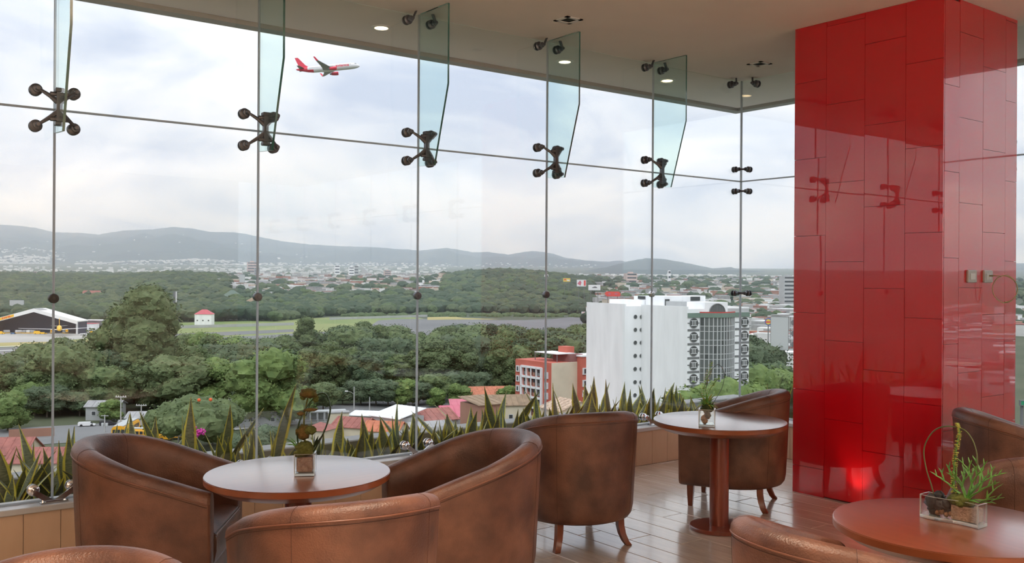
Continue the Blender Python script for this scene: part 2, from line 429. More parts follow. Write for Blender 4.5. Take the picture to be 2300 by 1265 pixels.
for i, s in enumerate(SEAM_B[1:10]):
    if i in (0,): continue                   # hidden behind the red pillar
    k = ['', 'first', 'second', 'third', 'fourth', 'fifth', 'sixth', 'seventh', 'eighth'][i]
    loc, rz = frame_at('B', s)
    tag(obj('glass_fin', ME_FIN, None, None, loc, rz), f'green tinted glass fin at the {k} seam past the red pillar, mirrored in its tiles', 'glass fin', 'glass fins beyond the red pillar')
    put('spider_fitting', SP, 'B', s, f'four-armed spider clamp at the {k} seam past the red pillar, mirrored in its tiles', 'spider clamp', 'spider fittings beyond the red pillar')
# corner fittings
for zc, nme, lb in ((ZT + .115, 'corner_clamp', 'steel corner clamp just above the transom joint at the glass corner'),
                    (ZT - .105, 'corner_clamp', 'steel corner clamp just below the transom joint at the glass corner'),
                    (1.56, 'corner_clamp', 'steel corner clamp at eye height on the glass corner')):
    t = empty(nme, (XB, YA, zc)); tag(t, lb, 'glass clamp', 'clamps on the glass corner')
    bar = MB(); bar.tube([(-.10, -.045, 0), (-.075, -.075, 0), (-.05, -.09, 0), (-.09, -.05, 0)][:1] + [(-.085, -.06, 0), (-.065, -.065, 0), (-.06, -.085, 0), (-.045, -.10, 0)], .010, 8)
    obj('bar', bar, m_steel, t)
    for c, d in (((-.10, 0, 0), (0, -1, 0)), ((0, -.10, 0), (-1, 0, 0))):
        obj('clamp', cap_mb(c, d, .030, 0, .05), m_steel, t, fix=True)
t = empty('ceiling_clamp', (XB, YA, 3.652)); tag(t, 'pair of steel clamps under the ceiling on both sides of the glass corner', 'glass clamp', 'clamps on the glass corner')
for c, d in (((-.17, 0, 0), (0, -1, 0)), ((0, -.19, 0), (-1, 0, 0))):
    obj('clamp', cap_mb(c, d, .036), m_steel, t, fix=True)
    v = Vector(c) + Vector(d) * .07
    obj('bracket', MB().obox(v + Vector((0, 0, .03)), (.006, 0, 0), (0, .006, 0), (.008, .008, .03)), m_steel, t)

# ---------- red tiled pillar
PX0, PX1, PY0, PY1 = 6.39, 7.49, 3.38, 4.61
pil = obj('red_pillar', MB().box((PX0 + .012, PY0 + .012, 0), (PX1 - .012, PY1 - .012, HC)), mat('pillar_joint', (0.10, 0.0, 0.003), .6))
tag(pil, 'square pillar clad in glossy red upright tiles', 'pillar')
pil['kind'] = 'structure'
del pil['category']
tg = .0012
rt = random.Random(5)
def tile_run(c0, c1, zj, face):
    zs = zj - math.ceil(zj / .61) * .61
    while zs < HC - .01:
        a, b = max(zs, 0) + tg, min(zs + .61, HC) - tg
        if b - a > .02:
            dd = rt.uniform(-.0009, .0009); dt = rt.uniform(-.0012, .0012)
            m = MB()
            if face == 'w':
                vs = [(PX0 + dd, c0 + tg, a), (PX0 - dd * .4 + dt, c1 - tg, a), (PX0 + dt, c1 - tg, b), (PX0 + dd, c0 + tg, b)]; m.slab(vs, (.013, 0, 0))
            elif face == 's':
                vs = [(c0 + tg, PY0 + dd, a), (c1 - tg, PY0 + dt * .5, a), (c1 - tg, PY0 + dt, b), (c0 + tg, PY0 - dd, b)]; m.slab(vs, (0, .013, 0))
            elif face == 'n': m.box((c0 + tg, PY1 - .013, a), (c1 - tg, PY1, b))
            obj('tile', m, m_red, pil, fix=True)
        zs += .61
for c0, c1, zj in ((4.32, 4.61, 2.657), (3.99, 4.32, 2.45), (3.663, 3.99, 2.248), (3.38, 3.663, 2.04)): tile_run(c0, c1, zj, 'w')
for c0, c1, zj in ((6.405, 6.612, 3.08), (6.612, 6.956, 2.868), (6.956, 7.304, 2.67), (7.304, 7.49, 3.07)): tile_run(c0, c1, zj, 's')
for c0, c1, zj in ((6.405, 6.72, 2.657), (6.72, 7.05, 2.45), (7.05, 7.49, 2.248)): tile_run(c0, c1, zj, 'n')

# wall plates and cable on the pillar
m_plate = mat('grey_plastic', (0.42, 0.43, 0.42), 0.4); m_plate2 = mat('pale_grey_plastic', (0.62, 0.63, 0.63), 0.35)
for i, (x, lb) in enumerate(((6.785, 'blank grey socket plate on the red pillar'), (7.025, 'grey socket plate with a cable plugged in on the red pillar'))):
    t = obj('socket_plate', MB().bevbox((-.062, -.014, -.046), (.062, 0, .046), .006), m_plate, None, (x, PY0 - .001, 1.732)); tag(t, lb, 'socket')
    if i == 0: obj('socket_insert', MB().bevbox((-.034, -.018, -.024), (.036, -.014, .022), .002), m_plate2, t)
    else:
        obj('socket_insert', MB().bevbox((-.034, -.018, -.024), (-.002, -.014, .022), .002), m_plate2, t)
        obj('socket_insert', MB().bevbox((.002, -.018, -.024), (.036, -.014, .022), .002), m_plate2, t)
m_cable = mat('olive_cable', (0.33, 0.28, 0.15), 0.5)
cb = MB(); pts = [(7.02, PY0 - .02, 1.735), (7.03, PY0 - .05, 1.738), (7.06, PY0 - .09, 1.735)]
for k in range(34):
    a = radians(110 - k * 17); rr = .098 + .004 * sin(k * .7)
    pts.append((7.095 + .075 * cos(a), PY0 - .10 - .055 * cos(a), 1.64 + rr * sin(a)))
cb.tube(pts, .0035, 8)
c_ = obj('cable', cb, m_cable); tag(c_, 'coiled olive cable hanging in a loop from the socket on the red pillar', 'cable')
obj('plug', MB().obox((7.035, PY0 - .03, 1.737), (.008, -.010, 0), (.003, .003, 0), (0, 0, .006)), m_rubber, c_)

# ---------- soffit downlights, ceiling vents, floor uplight
m_lampglow = mat('lamp_glow', (1, .8, .5), .5, emit=(1.0, .72, .38), estr=9.0)
for i, (x, y, lb) in enumerate(((3.76, 6.65, 'lit round downlight in the soffit outside the glass, beside the third fin'),
                            (5.68, 6.62, 'lit round downlight in the soffit seen through the second fin'),
                            (7.02, 6.59, 'round downlight in the soffit seen through the first fin'))):
    t = empty('downlight', (x, y, HC)); tag(t, lb, 'ceiling light', 'soffit downlights')
    obj('ring', MB().lathe([(.055, -.002), (.056, -.008), (.082, -.006), (.085, 0)], 24), m_white, t, fix=True)
    obj('bulb', MB().lathe([(.030, -.0145), (.050, -.010), (.050, -.003)], 20), m_lampglow, t, fix=True)
    ld = bpy.data.lights.new('downlight_lamp', 'SPOT'); ld.energy = 12; ld.color = (1, .8, .55); ld.spot_size = radians(80); ld.shadow_soft_size = .04
    lo = bpy.data.objects.new('downlight_lamp', ld); COL.objects.link(lo); lo.parent = t; lo.location = (0, 0, -.03)
for i, (x, y, lb) in enumerate(((4.786, 5.54, 'small square black ceiling vent above the second fin from the corner'), (7.15, 5.55, 'small square black ceiling vent beside the red pillar'))):
    t = empty('ceiling_vent', (x, y, HC)); tag(t, lb, 'vent')
    f = MB()
    for a in range(4):
        c, s_ = cos(a * pi / 2), sin(a * pi / 2)
        f.obox((c * .066, s_ * .066, -.003), (c * .016, s_ * .016, 0), (-s_ * .082, c * .082, 0), (0, 0, .003))
    obj('frame', f, m_white, t, fix=True); obj('recess', MB().box((-.05, -.05, -.0015), (.05, .05, .0)), m_black, t)
t = empty('floor_uplight', (6.265, 4.02, 0)); tag(t, 'small recessed floor uplight at the foot of the red pillar', 'uplight')
obj('ring', MB().lathe([(.046, -.01), (.046, .004), (.060, .004), (.062, .0)], 24), m_chrome, t, fix=True)
obj('lens', MB().lathe([(.044, -.008), (.044, .002), (.02, .003)], 20), m_lampglow, t, fix=True)
ld = bpy.data.lights.new('uplight_lamp', 'SPOT'); ld.energy = 5; ld.color = (1, .62, .35); ld.spot_size = radians(75); ld.spot_blend = .9; ld.shadow_soft_size = .03
lo = bpy.data.objects.new('uplight_lamp', ld); COL.objects.link(lo); lo.parent = t; lo.location = (0, 0, .02)
lo.rotation_euler = Vector((.35, 0, 1)).to_track_quat('-Z', 'Y').to_euler()
# ================================================================== TUB CHAIRS
m_leather = mat('brown_leather', (0.070, 0.027, 0.017), 0.40, col2=(0.175, 0.075, 0.045), vscale=6.5, bump=0.3, bscale=150, spec=.5, detail=9)
m_seam = mat('dark_stitching', (0.05, 0.016, 0.010), 0.7)
m_pipe = mat('leather_piping', (0.16, 0.06, 0.035), 0.4)
m_leg = mat('red_brown_stained_wood', (0.14, 0.030, 0.012), 0.28, col2=(0.19, 0.045, 0.017), vscale=10, stretch=(6, 6, 1), coat=.3)
CR, CL, HB, HA, XS, Z0 = .408, .332, .862, .650, .441, .165
def rimh(x):
    u = min(max((CL - x) / (CL + XS), 0), 1)
    return HA + (HB - HA) * u * (1 - .18 * u ** 3) / .82
def upath(n1=9, n2=30):
    """outer rim line of the U: list of (x, y, outward normal)"""
    out = []
    for i in range(n1):
        x = CL * (1 - i / n1); out.append((x, -CR * (1 - .06 * x / CL), Vector((0.06, -1, 0)).normalized()))
    for i in range(n2 + 1):
        t = -pi / 2 - pi * i / n2; out.append((CR * cos(t), CR * sin(t), Vector((cos(t), sin(t), 0))))
    for i in range(1, n1 + 1):
        x = CL * i / n1; out.append((x, CR * (1 - .06 * x / CL), Vector((0.06, 1, 0)).normalized()))
    return out
PATH = upath()
def sec(p, sc=1.0, fx=0.0):
    x, y, n = p; h = rimh(x)
    o = lambda d, z: (d + .032 * (1 - (z - Z0) / (h - Z0)), z)
    pr = [o(.05, Z0), o(.022, Z0 + .010), o(.006, Z0 + .035), o(0, Z0 + .08), o(0, Z0 + .2), o(0, (Z0 + h) / 2), o(0, h - .12), (.004, h - .050), (.004, h - .042), (-.001, h - .036), (.001, h - .018), (.010, h - .002), (.028, h + .009),
          (.055, h + .013), (.085, h + .004), (.106, h - .020), (.116, h - .055), (.118, h - .10), (.116, (h + .40) / 2), (.114, .36), (.107, Z0 + .01)]
    cxm, czm = .055, (Z0 + h) / 2
    res = []
    for d, z in pr:
        d = cxm + (d - cxm) * sc; z = czm + (z - czm) * (1 - (1 - sc) * .12)
        res.append(Vector((x + fx, y, 0)) - n * d + Vector((0, 0, z)))
    return res
def rimpt(p, d, dz):
    x, y, n = p; return Vector((x, y, rimh(x) + dz)) - n * d
def build_chair():
    root = empty('tub_chair')
    m = MB(); rs = [sec(PATH[0], .55, .020), sec(PATH[0], .85, .016), sec(PATH[0], 1, .004)] + [sec(p) for p in PATH] + [sec(PATH[-1], 1, .004), sec(PATH[-1], .85, .016), sec(PATH[-1], .55, .020)]
    m.rings(rs, 0, True, True)
    sh = obj('shell', m, m_leather, root, fix=True)
    m = MB(); m.tube([rimpt(p, .001, -.041) for p in PATH], .0042, 8)
    for e in (PATH[0], PATH[-1]):
        x, y, n = e; h = rimh(x)
        m.tube([Vector((x + .006, y, z)) - n * (.004 + .032 * (1 - (z - Z0) / (h - Z0))) for z in (h - .04, h - .1, .4, .25, Z0 + .02)], .0045, 6)
    obj('piping', m, m_pipe, sh, fix=True)
    m = MB(); m.tube([rimpt(p, .0035, -.056) for p in PATH], .0014, 5); obj('stitch_line', m, m_seam, sh, fix=True)
    for idx in (17, 31):
        p = PATH[idx]; m = MB(); m.tube(sec(p)[2:20], .0012, 5); obj('seam', m, m_seam, sh, fix=True)
    # seat cushion
    m = MB()
    def outl(ins, fx, z, crown=0):
        r = CR - .118 - ins; pts = []
        for i in range(5): pts.append(Vector((CL + .012 + fx - ins - (CL + .0) * i / 5, -r * (1 - .05 * (1 - i / 5)), z)))
        for i in range(17): t = -pi / 2 - pi * i / 16; pts.append(Vector((r * cos(t), r * sin(t), z)))
        for i in range(1, 6): pts.append(Vector(((CL + .012 + fx - ins) * i / 5, r * (1 - .05 * i / 5), z)))
        return pts
    m.rings([outl(.03, 0, .295), outl(.004, .004, .305), outl(0, .012, .36), outl(0, .012, .42), outl(.010, .010, .447), outl(.035, .0, .462), outl(.09, 0, .470), outl(.18, 0, .474)], 0, True, True)
    st = obj('seat', m, m_leather, root, fix=True)
    m = MB(); m.tube(outl(.004, .012, .438)[0:1] + outl(.004, .012, .438)[1:], .004, 6, closed=True); obj('piping', m, m_pipe, st, fix=True)
    m = MB(); m.bevbox((CL - .05, -.30, Z0 + .005), (CL + .008, .30, .30), .008); obj('front_rail', m, m_leather, root)
    obj('base_board', MB().prism([(p[0] - p[2].x * .09, p[1] - p[2].y * .09) for p in PATH[::2]], Z0 + .006, Z0 + .03), m_seam, root, fix=True)
    def leg(pts, ws):
        m = MB(); rs = []
        for (x, y, z), w in zip(pts, ws): rs.append([Vector((x - w, y - w, z)), Vector((x + w, y - w, z)), Vector((x + w, y + w, z)), Vector((x - w, y + w, z))])
        m.rings(rs, 0, False, True); return m
    for sy in (-1, 1):
        obj('leg', leg([(.275, sy * .255, Z0 + .02), (.278, sy * .25, .09), (.28, sy * .244, 0.004), (.28, sy * .244, 0)], [.026, .022, .016, .013]), m_leg, root, fix=True)
    for sy in (-1, 1):
        obj('leg', leg([(-.222, sy * .212, Z0 + .03), (-.225, sy * .215, .12), (-.235, sy * .223, .07), (-.252, sy * .238, .025), (-.268, sy * .250, .004), (-.268, sy * .25, 0)], [.021, .021, .020, .019, .019, .016]), m_leg, root, fix=True)
    return root
chairs = [
 (1.50, 4.92, -33, 'brown leather tub chair with its back to the glass, at the moss arrangement table'),
 (2.824, 4.082, 165.5, 'brown leather tub chair side-on, turned towards the table with the moss arrangement'),
 (4.074, 4.621, 74.3, 'brown leather tub chair with its back to us, between the two round tables'),
 (5.71, 4.644, 119.4, 'brown leather tub chair behind the round table beside the red pillar'),
 (1.762, 3.437, 80, 'brown leather tub chair seen from behind in front of the moss arrangement table'),
 (2.945, 1.885, -6.3, 'brown leather tub chair cut by the frame, drawn up to the wavy planter table'),
 (0.55, 2.748, -121.8, 'brown leather tub chair showing only its curved rim at the bottom edge'),
 (6.24, 2.77, -45, 'brown leather tub chair standing against the red pillar below the sockets'),
 (4.372, 1.825, -170.2, 'shaded brown leather tub chair on the far side of the wavy planter table')]
ch0 = build_chair(); tr_ = tree_of(ch0)
for i, (x, y, a, lb) in enumerate(chairs):
    o = ch0 if i == 0 else copy_tree(ch0, tr_)
    o.location = (x, y, 0); o.rotation_euler = (0, 0, radians(a)); tag(o, lb, 'chair', 'brown leather tub chairs')

# ================================================================== ROUND TABLES
m_top = mat('dark_wood_laminate', (0.17, 0.050, 0.026), 0.30, col2=(0.20, 0.062, 0.032), vscale=5, stretch=(1, 7, 1), spec=.6, coat=1.0, coat_rough=.20)
m_rim = mat('table_edge_wood', (0.20, 0.055, 0.022), 0.30, col2=(0.25, 0.07, 0.028), vscale=6, coat=.3)
m_pole = mat('mahogany_stain', (0.15, 0.026, 0.013), 0.30, col2=(0.19, 0.038, 0.018), vscale=8, stretch=(5, 5, .6), coat=.3)
TR, TH = .446, .74
def build_table():
    root = empty('round_table')
    tp = obj('tabletop', MB().lathe([(TR - .002, TH - .003), (TR - .002, TH - .0005), (TR - .004, TH), (.02, TH)], 72), m_top, root, fix=True)
    obj('edge_band', MB().lathe([(TR - .12, TH - .064), (TR - .055, TH - .062), (TR - .010, TH - .036), (TR, TH - .030), (TR, TH - .004), (TR - .003, TH - .0032)], 72), m_rim, root, fix=True)
    obj('pole', MB().lathe([(.064, .028), (.064, TH - .063)], 20, smooth=True), m_pole, root, fix=True)
    obj('base', MB().lathe([(.19, 0), (.199, .003), (.199, .020), (.194, .026), (.07, .030)], 40), m_pole, root, fix=True)
    return root
tables = [(1.98, 4.29, 'small round dark wood table carrying the tall moss arrangement'),
          (5.02, 4.21, 'small round dark wood table carrying the fern in a square glass, beside the free-standing chair'),
          (3.633, 1.876, 'small round reddish wood table carrying the wavy glass planter, in front of the red pillar')]
tb0 = build_table(); tr_ = tree_of(tb0)
for i, (x, y, lb) in enumerate(tables):
    o = tb0 if i == 0 else copy_tree(tb0, tr_)
    o.location = (x, y, 0); o.rotation_euler = (0, 0, i * .7); tag(o, lb, 'table', 'small round tables')
# ================================================================== THE LAND OUTSIDE (real distances, ground 40 m below the lounge)
ZG = -40.0
def gz(D):
    """height of the plain at distance D"""
    pts = ((0, -40), (1080, -40), (1400, -30), (2000, -14), (3000, -4), (5000, 18), (8000, 75), (9500, 110), (30000, 150))
    for (a, za), (b, zb) in zip(pts, pts[1:]):
        if D <= b: return za + (zb - za) * (D - a) / (b - a)
    return 150
def gzp(px, D):
    z = gz(D)
    b = exp(-((D - 1900) / 420) ** 2) * (22 * exp(-((px - 1130) / 170) ** 2) + 12 * exp(-((px - 420) / 130) ** 2) + 9 * exp(-((px + 100) / 200) ** 2))
    return z + b
def P(px, D, z=None, dz=0):
    p = polar(px, D); p.z = (gzp(px, D) if z is None else z) + dz; return p
def G(px, py):
    """ground point (plain, near range) under a photo pixel"""
    return onz(px, py, ZG)
m_land = mat('dull_green_land', (0.045, 0.065, 0.028), 0.95, col2=(0.09, 0.10, 0.055), vscale=.02)
m_land2 = mat('hazy_plain', (0.05, 0.07, 0.035), 0.95, col2=(0.12, 0.13, 0.09), vscale=.004, detail=8)
AZ = [-1400 + 60 * i for i in range(94)]
def ring_terrain(name, ds, zf, m, azs=AZ):
    mb = MB(); vs = []; n = len(azs)
    for d in ds:
        for a in azs: p = polar(a, d); p.z = zf(a, d); vs.append(p)
    fs = [(i * n + j, i * n + j + 1, (i + 1) * n + j + 1, (i + 1) * n + j) for i in range(len(ds) - 1) for j in range(n - 1)]
    mb.add(vs, fs, 0, True)
    return struct(obj(name, mb, m))
ring_terrain('ground', [25, 200, 500, 900], lambda a, d: ZG, m_land)
ring_terrain('terrain', [900, 1000, 1300, 1600, 1800, 1900, 2000, 2200, 2500, 3000, 4000, 5000, 6500, 8000, 9500], gzp, m_land2)
# the same plain continues all round the building (seen in the mirror of the red pillar)
gm = MB(); ng = 64; vs = []; rr_ = [30, 400, 900, 1400, 2200, 4000, 8000, 12000]
for r_ in rr_:
    for k in range(ng + 1):
        a = radians(-8) - radians(262) * k / ng; vs.append((r_ * cos(a), r_ * sin(a), gz(r_) - .6))
gm.add(vs, [(i * (ng + 1) + j, (i + 1) * (ng + 1) + j, (i + 1) * (ng + 1) + j + 1, i * (ng + 1) + j + 1) for i in range(len(rr_) - 1) for j in range(ng)], 0, True)
struct(obj('terrain', gm, m_land2))
# mountain range: ridge line height measured against the photograph's horizon at 11-15 km
RIDGE = [(-1500, 520), (-900, 480), (-500, 515), (-200, 492), (-60, 500), (0, 505), (40, 507), (80, 512), (120, 522), (177, 523), (221, 527), (243, 523), (277, 518), (346, 515), (387, 510), (429, 513), (470, 521), (525, 522), (553, 526), (590, 534),
         (640, 543), (694, 549), (760, 553), (830, 555), (900, 560), (940, 563), (1003, 557), (1030, 561), (1063, 567), (1095, 566), (1142, 572), (1190, 564), (1221, 566), (1245, 571), (1269, 579), (1316, 585), (1363, 588), (1395, 585), (1430, 596), (1520, 606), (1700, 606), (1900, 600), (2200, 590), (2600, 596), (4200, 600)]
HILL = [(1240, 612), (1300, 610), (1363, 600), (1411, 587), (1452, 580), (1490, 582), (1537, 590), (1600, 603), (1615, 602), (1640, 600), (1665, 606), (1720, 610), (1800, 613)]
def interp(t, x):
    if x <= t[0][0]: return t[0][1]
    for (a, ya), (b, yb) in zip(t, t[1:]):
        if x <= b: return ya + (yb - ya) * (x - a) / (b - a)
    return t[-1][1]
def ridge_z(px, py, D): return EYE + (yh(px) - py) / FPX * D
HFUN = {}
def mountains(name, table, d0, d1, z0f, m, step=6, azr=(-1500, 4200), rows=22, amp=1.0, sd=0):
    azs = []; a = azr[0]
    while a <= azr[1]: azs.append(a); a += step if -60 < a < 1860 else step * 5
    mb = MB(); vs = []; n = len(azs)
    def height(a, t):
            d = d0 + (d1 - d0) * t
            zr = ridge_z(a, interp(table, a), d1); z0 = z0f(a, d0)
            sp = polar(a, d) * 0.0007
            nz = mnoise.fractal(Vector((sp.x, sp.y, sd)), 0.9, 2.1, 6)
            rg = 1 - abs(mnoise.noise(Vector((sp.x * 1.3, sp.y * 1.3, sd + 5)))) * 2
            z = z0 + (zr - z0) * (t ** 1.25) + (nz * 150 + rg * 110 - 60) * amp * sin(pi * min(t * 1.0, 1)) * min(1, (zr - z0) / 500)
            z += 9 * amp * mnoise.noise(Vector((a * .11, t * 7, 3 + sd))) * t
            return d, z
    HFUN[name] = height
    for i in range(rows + 1):
        for a in azs:
            d, z = height(a, i / rows); p = polar(a, d); p.z = z; vs.append(p)
    for a in azs: p = polar(a, d1 * 1.15); p.z = 0; vs.append(p)
    fs = [(i * n + j, i * n + j + 1, (i + 1) * n + j + 1, (i + 1) * n + j) for i in range(rows + 1) for j in range(n - 1)]
    mb.add(vs, fs, 0, True)
    return struct(obj(name, mb, m))
m_mt = mat('forested_mountain', (0.028, 0.042, 0.042), 0.95, col2=(0.06, 0.08, 0.065), vscale=.0022, detail=9)
mountains('mountains', RIDGE, 9400, 14500, lambda a, d: gz(d) - 8, m_mt)
mountains('hill', HILL, 5200, 7200, lambda a, d: gz(d) - 6, m_mt, azr=(1240, 1800), rows=12, amp=.4, sd=9)

# haze: one real body of thin mist lying over the valley
m_haze = bpy.data.materials.new('valley_haze'); m_haze.use_nodes = True; t = m_haze.node_tree; t.nodes.clear()
o = t.nodes.new('ShaderNodeOutputMaterial'); v = t.nodes.new('ShaderNodeVolumeScatter')
v.inputs['Color'].default_value = (0.72, 0.84, 1.0, 1); v.inputs['Density'].default_value = 0.000088; v.inputs['Anisotropy'].default_value = 0.72
t.links.new(v.outputs[0], o.inputs['Volume'])
hz = MB(); zz0, zz1, NH = -60, 1100, 48
rin, rout = 300, 17500
def hr(r, z): return [Vector((r * cos(2 * pi * k / NH), r * sin(2 * pi * k / NH), z)) for k in range(NH)]
hz.rings([hr(rin, zz0), hr(rout, zz0), hr(rout, zz1), hr(rin, zz1), hr(rin, zz0)], 0, False, False)
hzo = obj('haze', hz, m_haze, fix=True); tag(hzo, 'thin bluish haze over the valley and mountains', None, None, 'stuff'); hzo['category'] = 'haze'
# ================================================================== AIRFIELD AND STREETS
m_grass = mat('mown_grass', (0.13, 0.20, 0.05), 0.95, col2=(0.26, 0.27, 0.10), vscale=.012, detail=7)
m_dry = mat('dry_grass', (0.30, 0.27, 0.09), 0.95, col2=(0.40, 0.33, 0.13), vscale=.03)
m_asph = mat('runway_asphalt', (0.13, 0.13, 0.135), 0.9, col2=(0.18, 0.18, 0.18), vscale=.01)
m_conc = mat('pale_concrete', (0.34, 0.33, 0.31), 0.9, col2=(0.44, 0.43, 0.40), vscale=.02)
m_road = mat('street_asphalt', (0.16, 0.165, 0.165), 0.9, col2=(0.22, 0.22, 0.22), vscale=.05)
def flat(name, pts, m, dz, kind='structure'):
    o = obj(name, MB().slab([G(x, y) + Vector((0, 0, dz - .02)) for x, y in pts][::-1], (0, 0, .02)), m); o['kind'] = kind; return o
flat('field', [(-200, 860), (500, 800), (1450, 745), (1450, 702), (860, 709), (450, 724), (-200, 742)], m_grass, .05)
flat('runway', [(-200, 850), (200, 812), (450, 792), (700, 768), (1000, 762), (1340, 755), (1340, 709), (1100, 717), (900, 717), (850, 720), (820, 740), (620, 752), (110, 778), (-200, 786)], m_asph, .10)
flat('taxiway', [(230, 768), (450, 757), (660, 746), (660, 740), (450, 748), (240, 758)], m_asph, .12)
flat('dry_field', [(-200, 784), (110, 777), (400, 763), (400, 757), (110, 768), (-200, 774)], m_dry, .08)
flat('dry_field', [(960, 719), (1100, 718), (1330, 709), (1330, 705), (1150, 709), (960, 713)], m_dry, .14)
flat('apron_surface', [(-200, 775), (110, 768), (235, 757), (255, 741), (235, 738), (-200, 752)], m_conc, .12)
flat('street', [(-60, 1010), (300, 985), (700, 948), (1070, 905), (1500, 860), (1500, 845), (1070, 882), (700, 915), (300, 948), (-60, 968)], m_road, .10)
m_walk = mat('kerb_concrete', (0.40, 0.40, 0.38), .9)
flat('pavement', [(300, 989), (700, 951), (1070, 908), (1070, 905), (700, 948), (300, 985)], m_walk, .2)
m_wpaint = mat('white_paint', (0.72, 0.72, 0.70), .6)
flat('runway_marking', [(0, 789), (50, 787), (50, 786), (0, 788)], m_wpaint, .16)
flat('runway_marking', [(0, 779.5), (105, 776.8), (105, 776), (0, 778.7)], m_wpaint, .16)

# ================================================================== BUILDINGS
C_ = {}
def bm_(name, c, r=.85, var=.08, sc=.25): return mat(name, c, r, var=var, vscale=sc)
m_bwhite = mat('weathered_white_render', (0.84, 0.85, 0.86), .8, var=.07, vscale=.35, stretch=(1, 1, .25), detail=8)
m_bgrey = bm_('grey_render', (0.40, 0.41, 0.41)); m_cream = bm_('cream_render', (0.62, 0.55, 0.42)); m_salmon = bm_('salmon_red_render', (0.50, 0.13, 0.09))
m_dkgrey = bm_('dark_grey_band', (0.16, 0.165, 0.17)); m_green = bm_('grey_green_fascia', (0.15, 0.22, 0.18)); m_brick = bm_('brick_wall', (0.33, 0.17, 0.12))
m_win = mat('dark_window_glass', (0.05, 0.055, 0.06), .12, spec=.6); m_cwin = mat('curtain_glass', (0.10, 0.11, 0.115), .10, spec=.7)
m_frame = mat('pale_window_frame', (0.62, 0.63, 0.64), .5); m_redline = mat('red_trim_paint', (0.5, 0.03, 0.03), .5)
m_rred = mat('red_metal_roof', (0.50, 0.10, 0.12), .6, var=.1, vscale=.5); m_rorange = mat('orange_clay_roof', (0.47, 0.16, 0.085), .8, var=.2, vscale=.8)
m_rmaroon = mat('maroon_clay_roof', (0.30, 0.11, 0.09), .8, var=.2, vscale=.8); m_rbrown = mat('brown_clay_roof', (0.27, 0.19, 0.12), .8, var=.2, vscale=.6)
m_rgrey = mat('grey_sheet_roof', (0.33, 0.33, 0.33), .6, var=.15, vscale=.4); m_rwhite = mat('white_sheet_roof', (0.78, 0.79, 0.80), .6)
m_tilelt = mat('pale_clay_roof', (0.50, 0.38, 0.28), .8, var=.35, vscale=1.5); m_pink = mat('pink_sheet_roof', (0.55, 0.14, 0.19), .6, var=.06, vscale=.5)

def onray(p0, d, px):
    """parameter t where p0 + t d is seen at photo column px (horizontal plan)"""
    k = (px - 1150.0) / FPX
    a = p0.dot(RT) - k * p0.dot(FW); b = d.dot(RT) - k * d.dot(FW)
    return -a / b
def zpy(p, px, py): return EYE - (py - yh(px)) / FPX * p.dot(FW)
def wallbox(name, p, a, la, b, lb, z0, z1, m, parent, inset=0):
    """box on plan parallelogram p, p+a*la, p+b*lb"""
    pts = [p, p + a * la, p + a * la + b * lb, p + b * lb]
    return obj(name, MB().slab([Vector((q.x, q.y, z0)) for q in pts], (0, 0, z1 - z0)), m, parent, fix=True)
def plate(mb, c, a, ha, hz_, n, t, mi=0):
    """thin upright plate centred at c, half width ha along a, half height hz_, pushed out along n by t"""
    return mb.obox(c + n * (t / 2), a * ha, Vector((0, 0, hz_)), n * (abs(t) / 2 if t else .01), mi)

# ---------------- the white tower block
u1 = (-.89 * FW + .456 * RT).normalized(); w1 = (.456 * FW + .89 * RT).normalized()
A2 = polar(1404, 213); tA = onray(A2, u1, 1318); A1 = A2 + u1 * tA; tS = onray(A2, w1, 1438.5)
B2 = polar(1544, 200); tB = onray(B2, u1, 1440); B1 = B2 + u1 * tB
ztA = zpy(A2, 1404, 688); ztB = zpy(B2, 1544, 694.5)
wt = empty('white_tower', (0, 0, 0)); tag(wt, 'tall white tower block with rows of round windows and a curved glass bay', 'building')
wallbox('wall', A2, u1, tA, w1, 16, ZG, ztA, m_bwhite, wt)
LC = onray(B2, w1, 1683)
wallbox('wall', B2, u1, tB, w1, LC, ZG, ztB, m_bwhite, wt)
for p_, L_, zt_, d_ in ((A2, tA, ztA, 16), (B2, tB, ztB, LC)):
    wallbox('parapet', p_ - u1 * -.0, u1, L_, w1, .35, zt_, zt_ + .5, m_bwhite, wt)
def disc_window(c, n, a, r, style=0):
    f = obj('window', MB().lathe([(r * 1.10, -.02), (r * 1.10, .10), (r * .98, .12), (r * .97, .03)], 20, c, 0, False, n), m_dkgrey if style else m_bgrey, wt, fix=True)
    obj('pane', MB().lathe([(r * .97, .0), (r * .97, .05)], 20, c, 0, False, n), m_win, f, fix=True)
    if style:
        m = MB(); t = r * .07
        for s in (-1, 1):
            m.obox(c + n * .08 + a * (s * r * .42), a * t, Vector((0, 0, r * .55)), n * .03); m.obox(c + n * .08 + Vector((0, 0, s * r * .52)), a * (r * .75), Vector((0, 0, t)), n * .03)
        m.obox(c + n * .08, a * t, Vector((0, 0, r * .5)), n * .03)
        obj('glazing_bar', m, m_frame, f)
for px in (1427.5, 1441.2):
    tt = onray(A2, w1, px); pc = A2 + w1 * tt
    for py in (711.9, 741, 770, 799.5, 829, 858.6, 888, 917):
        q = Vector((pc.x, pc.y, zpy(pc, px, py))); disc_window(q, u1, w1, .46 if px < 1430 else .46)
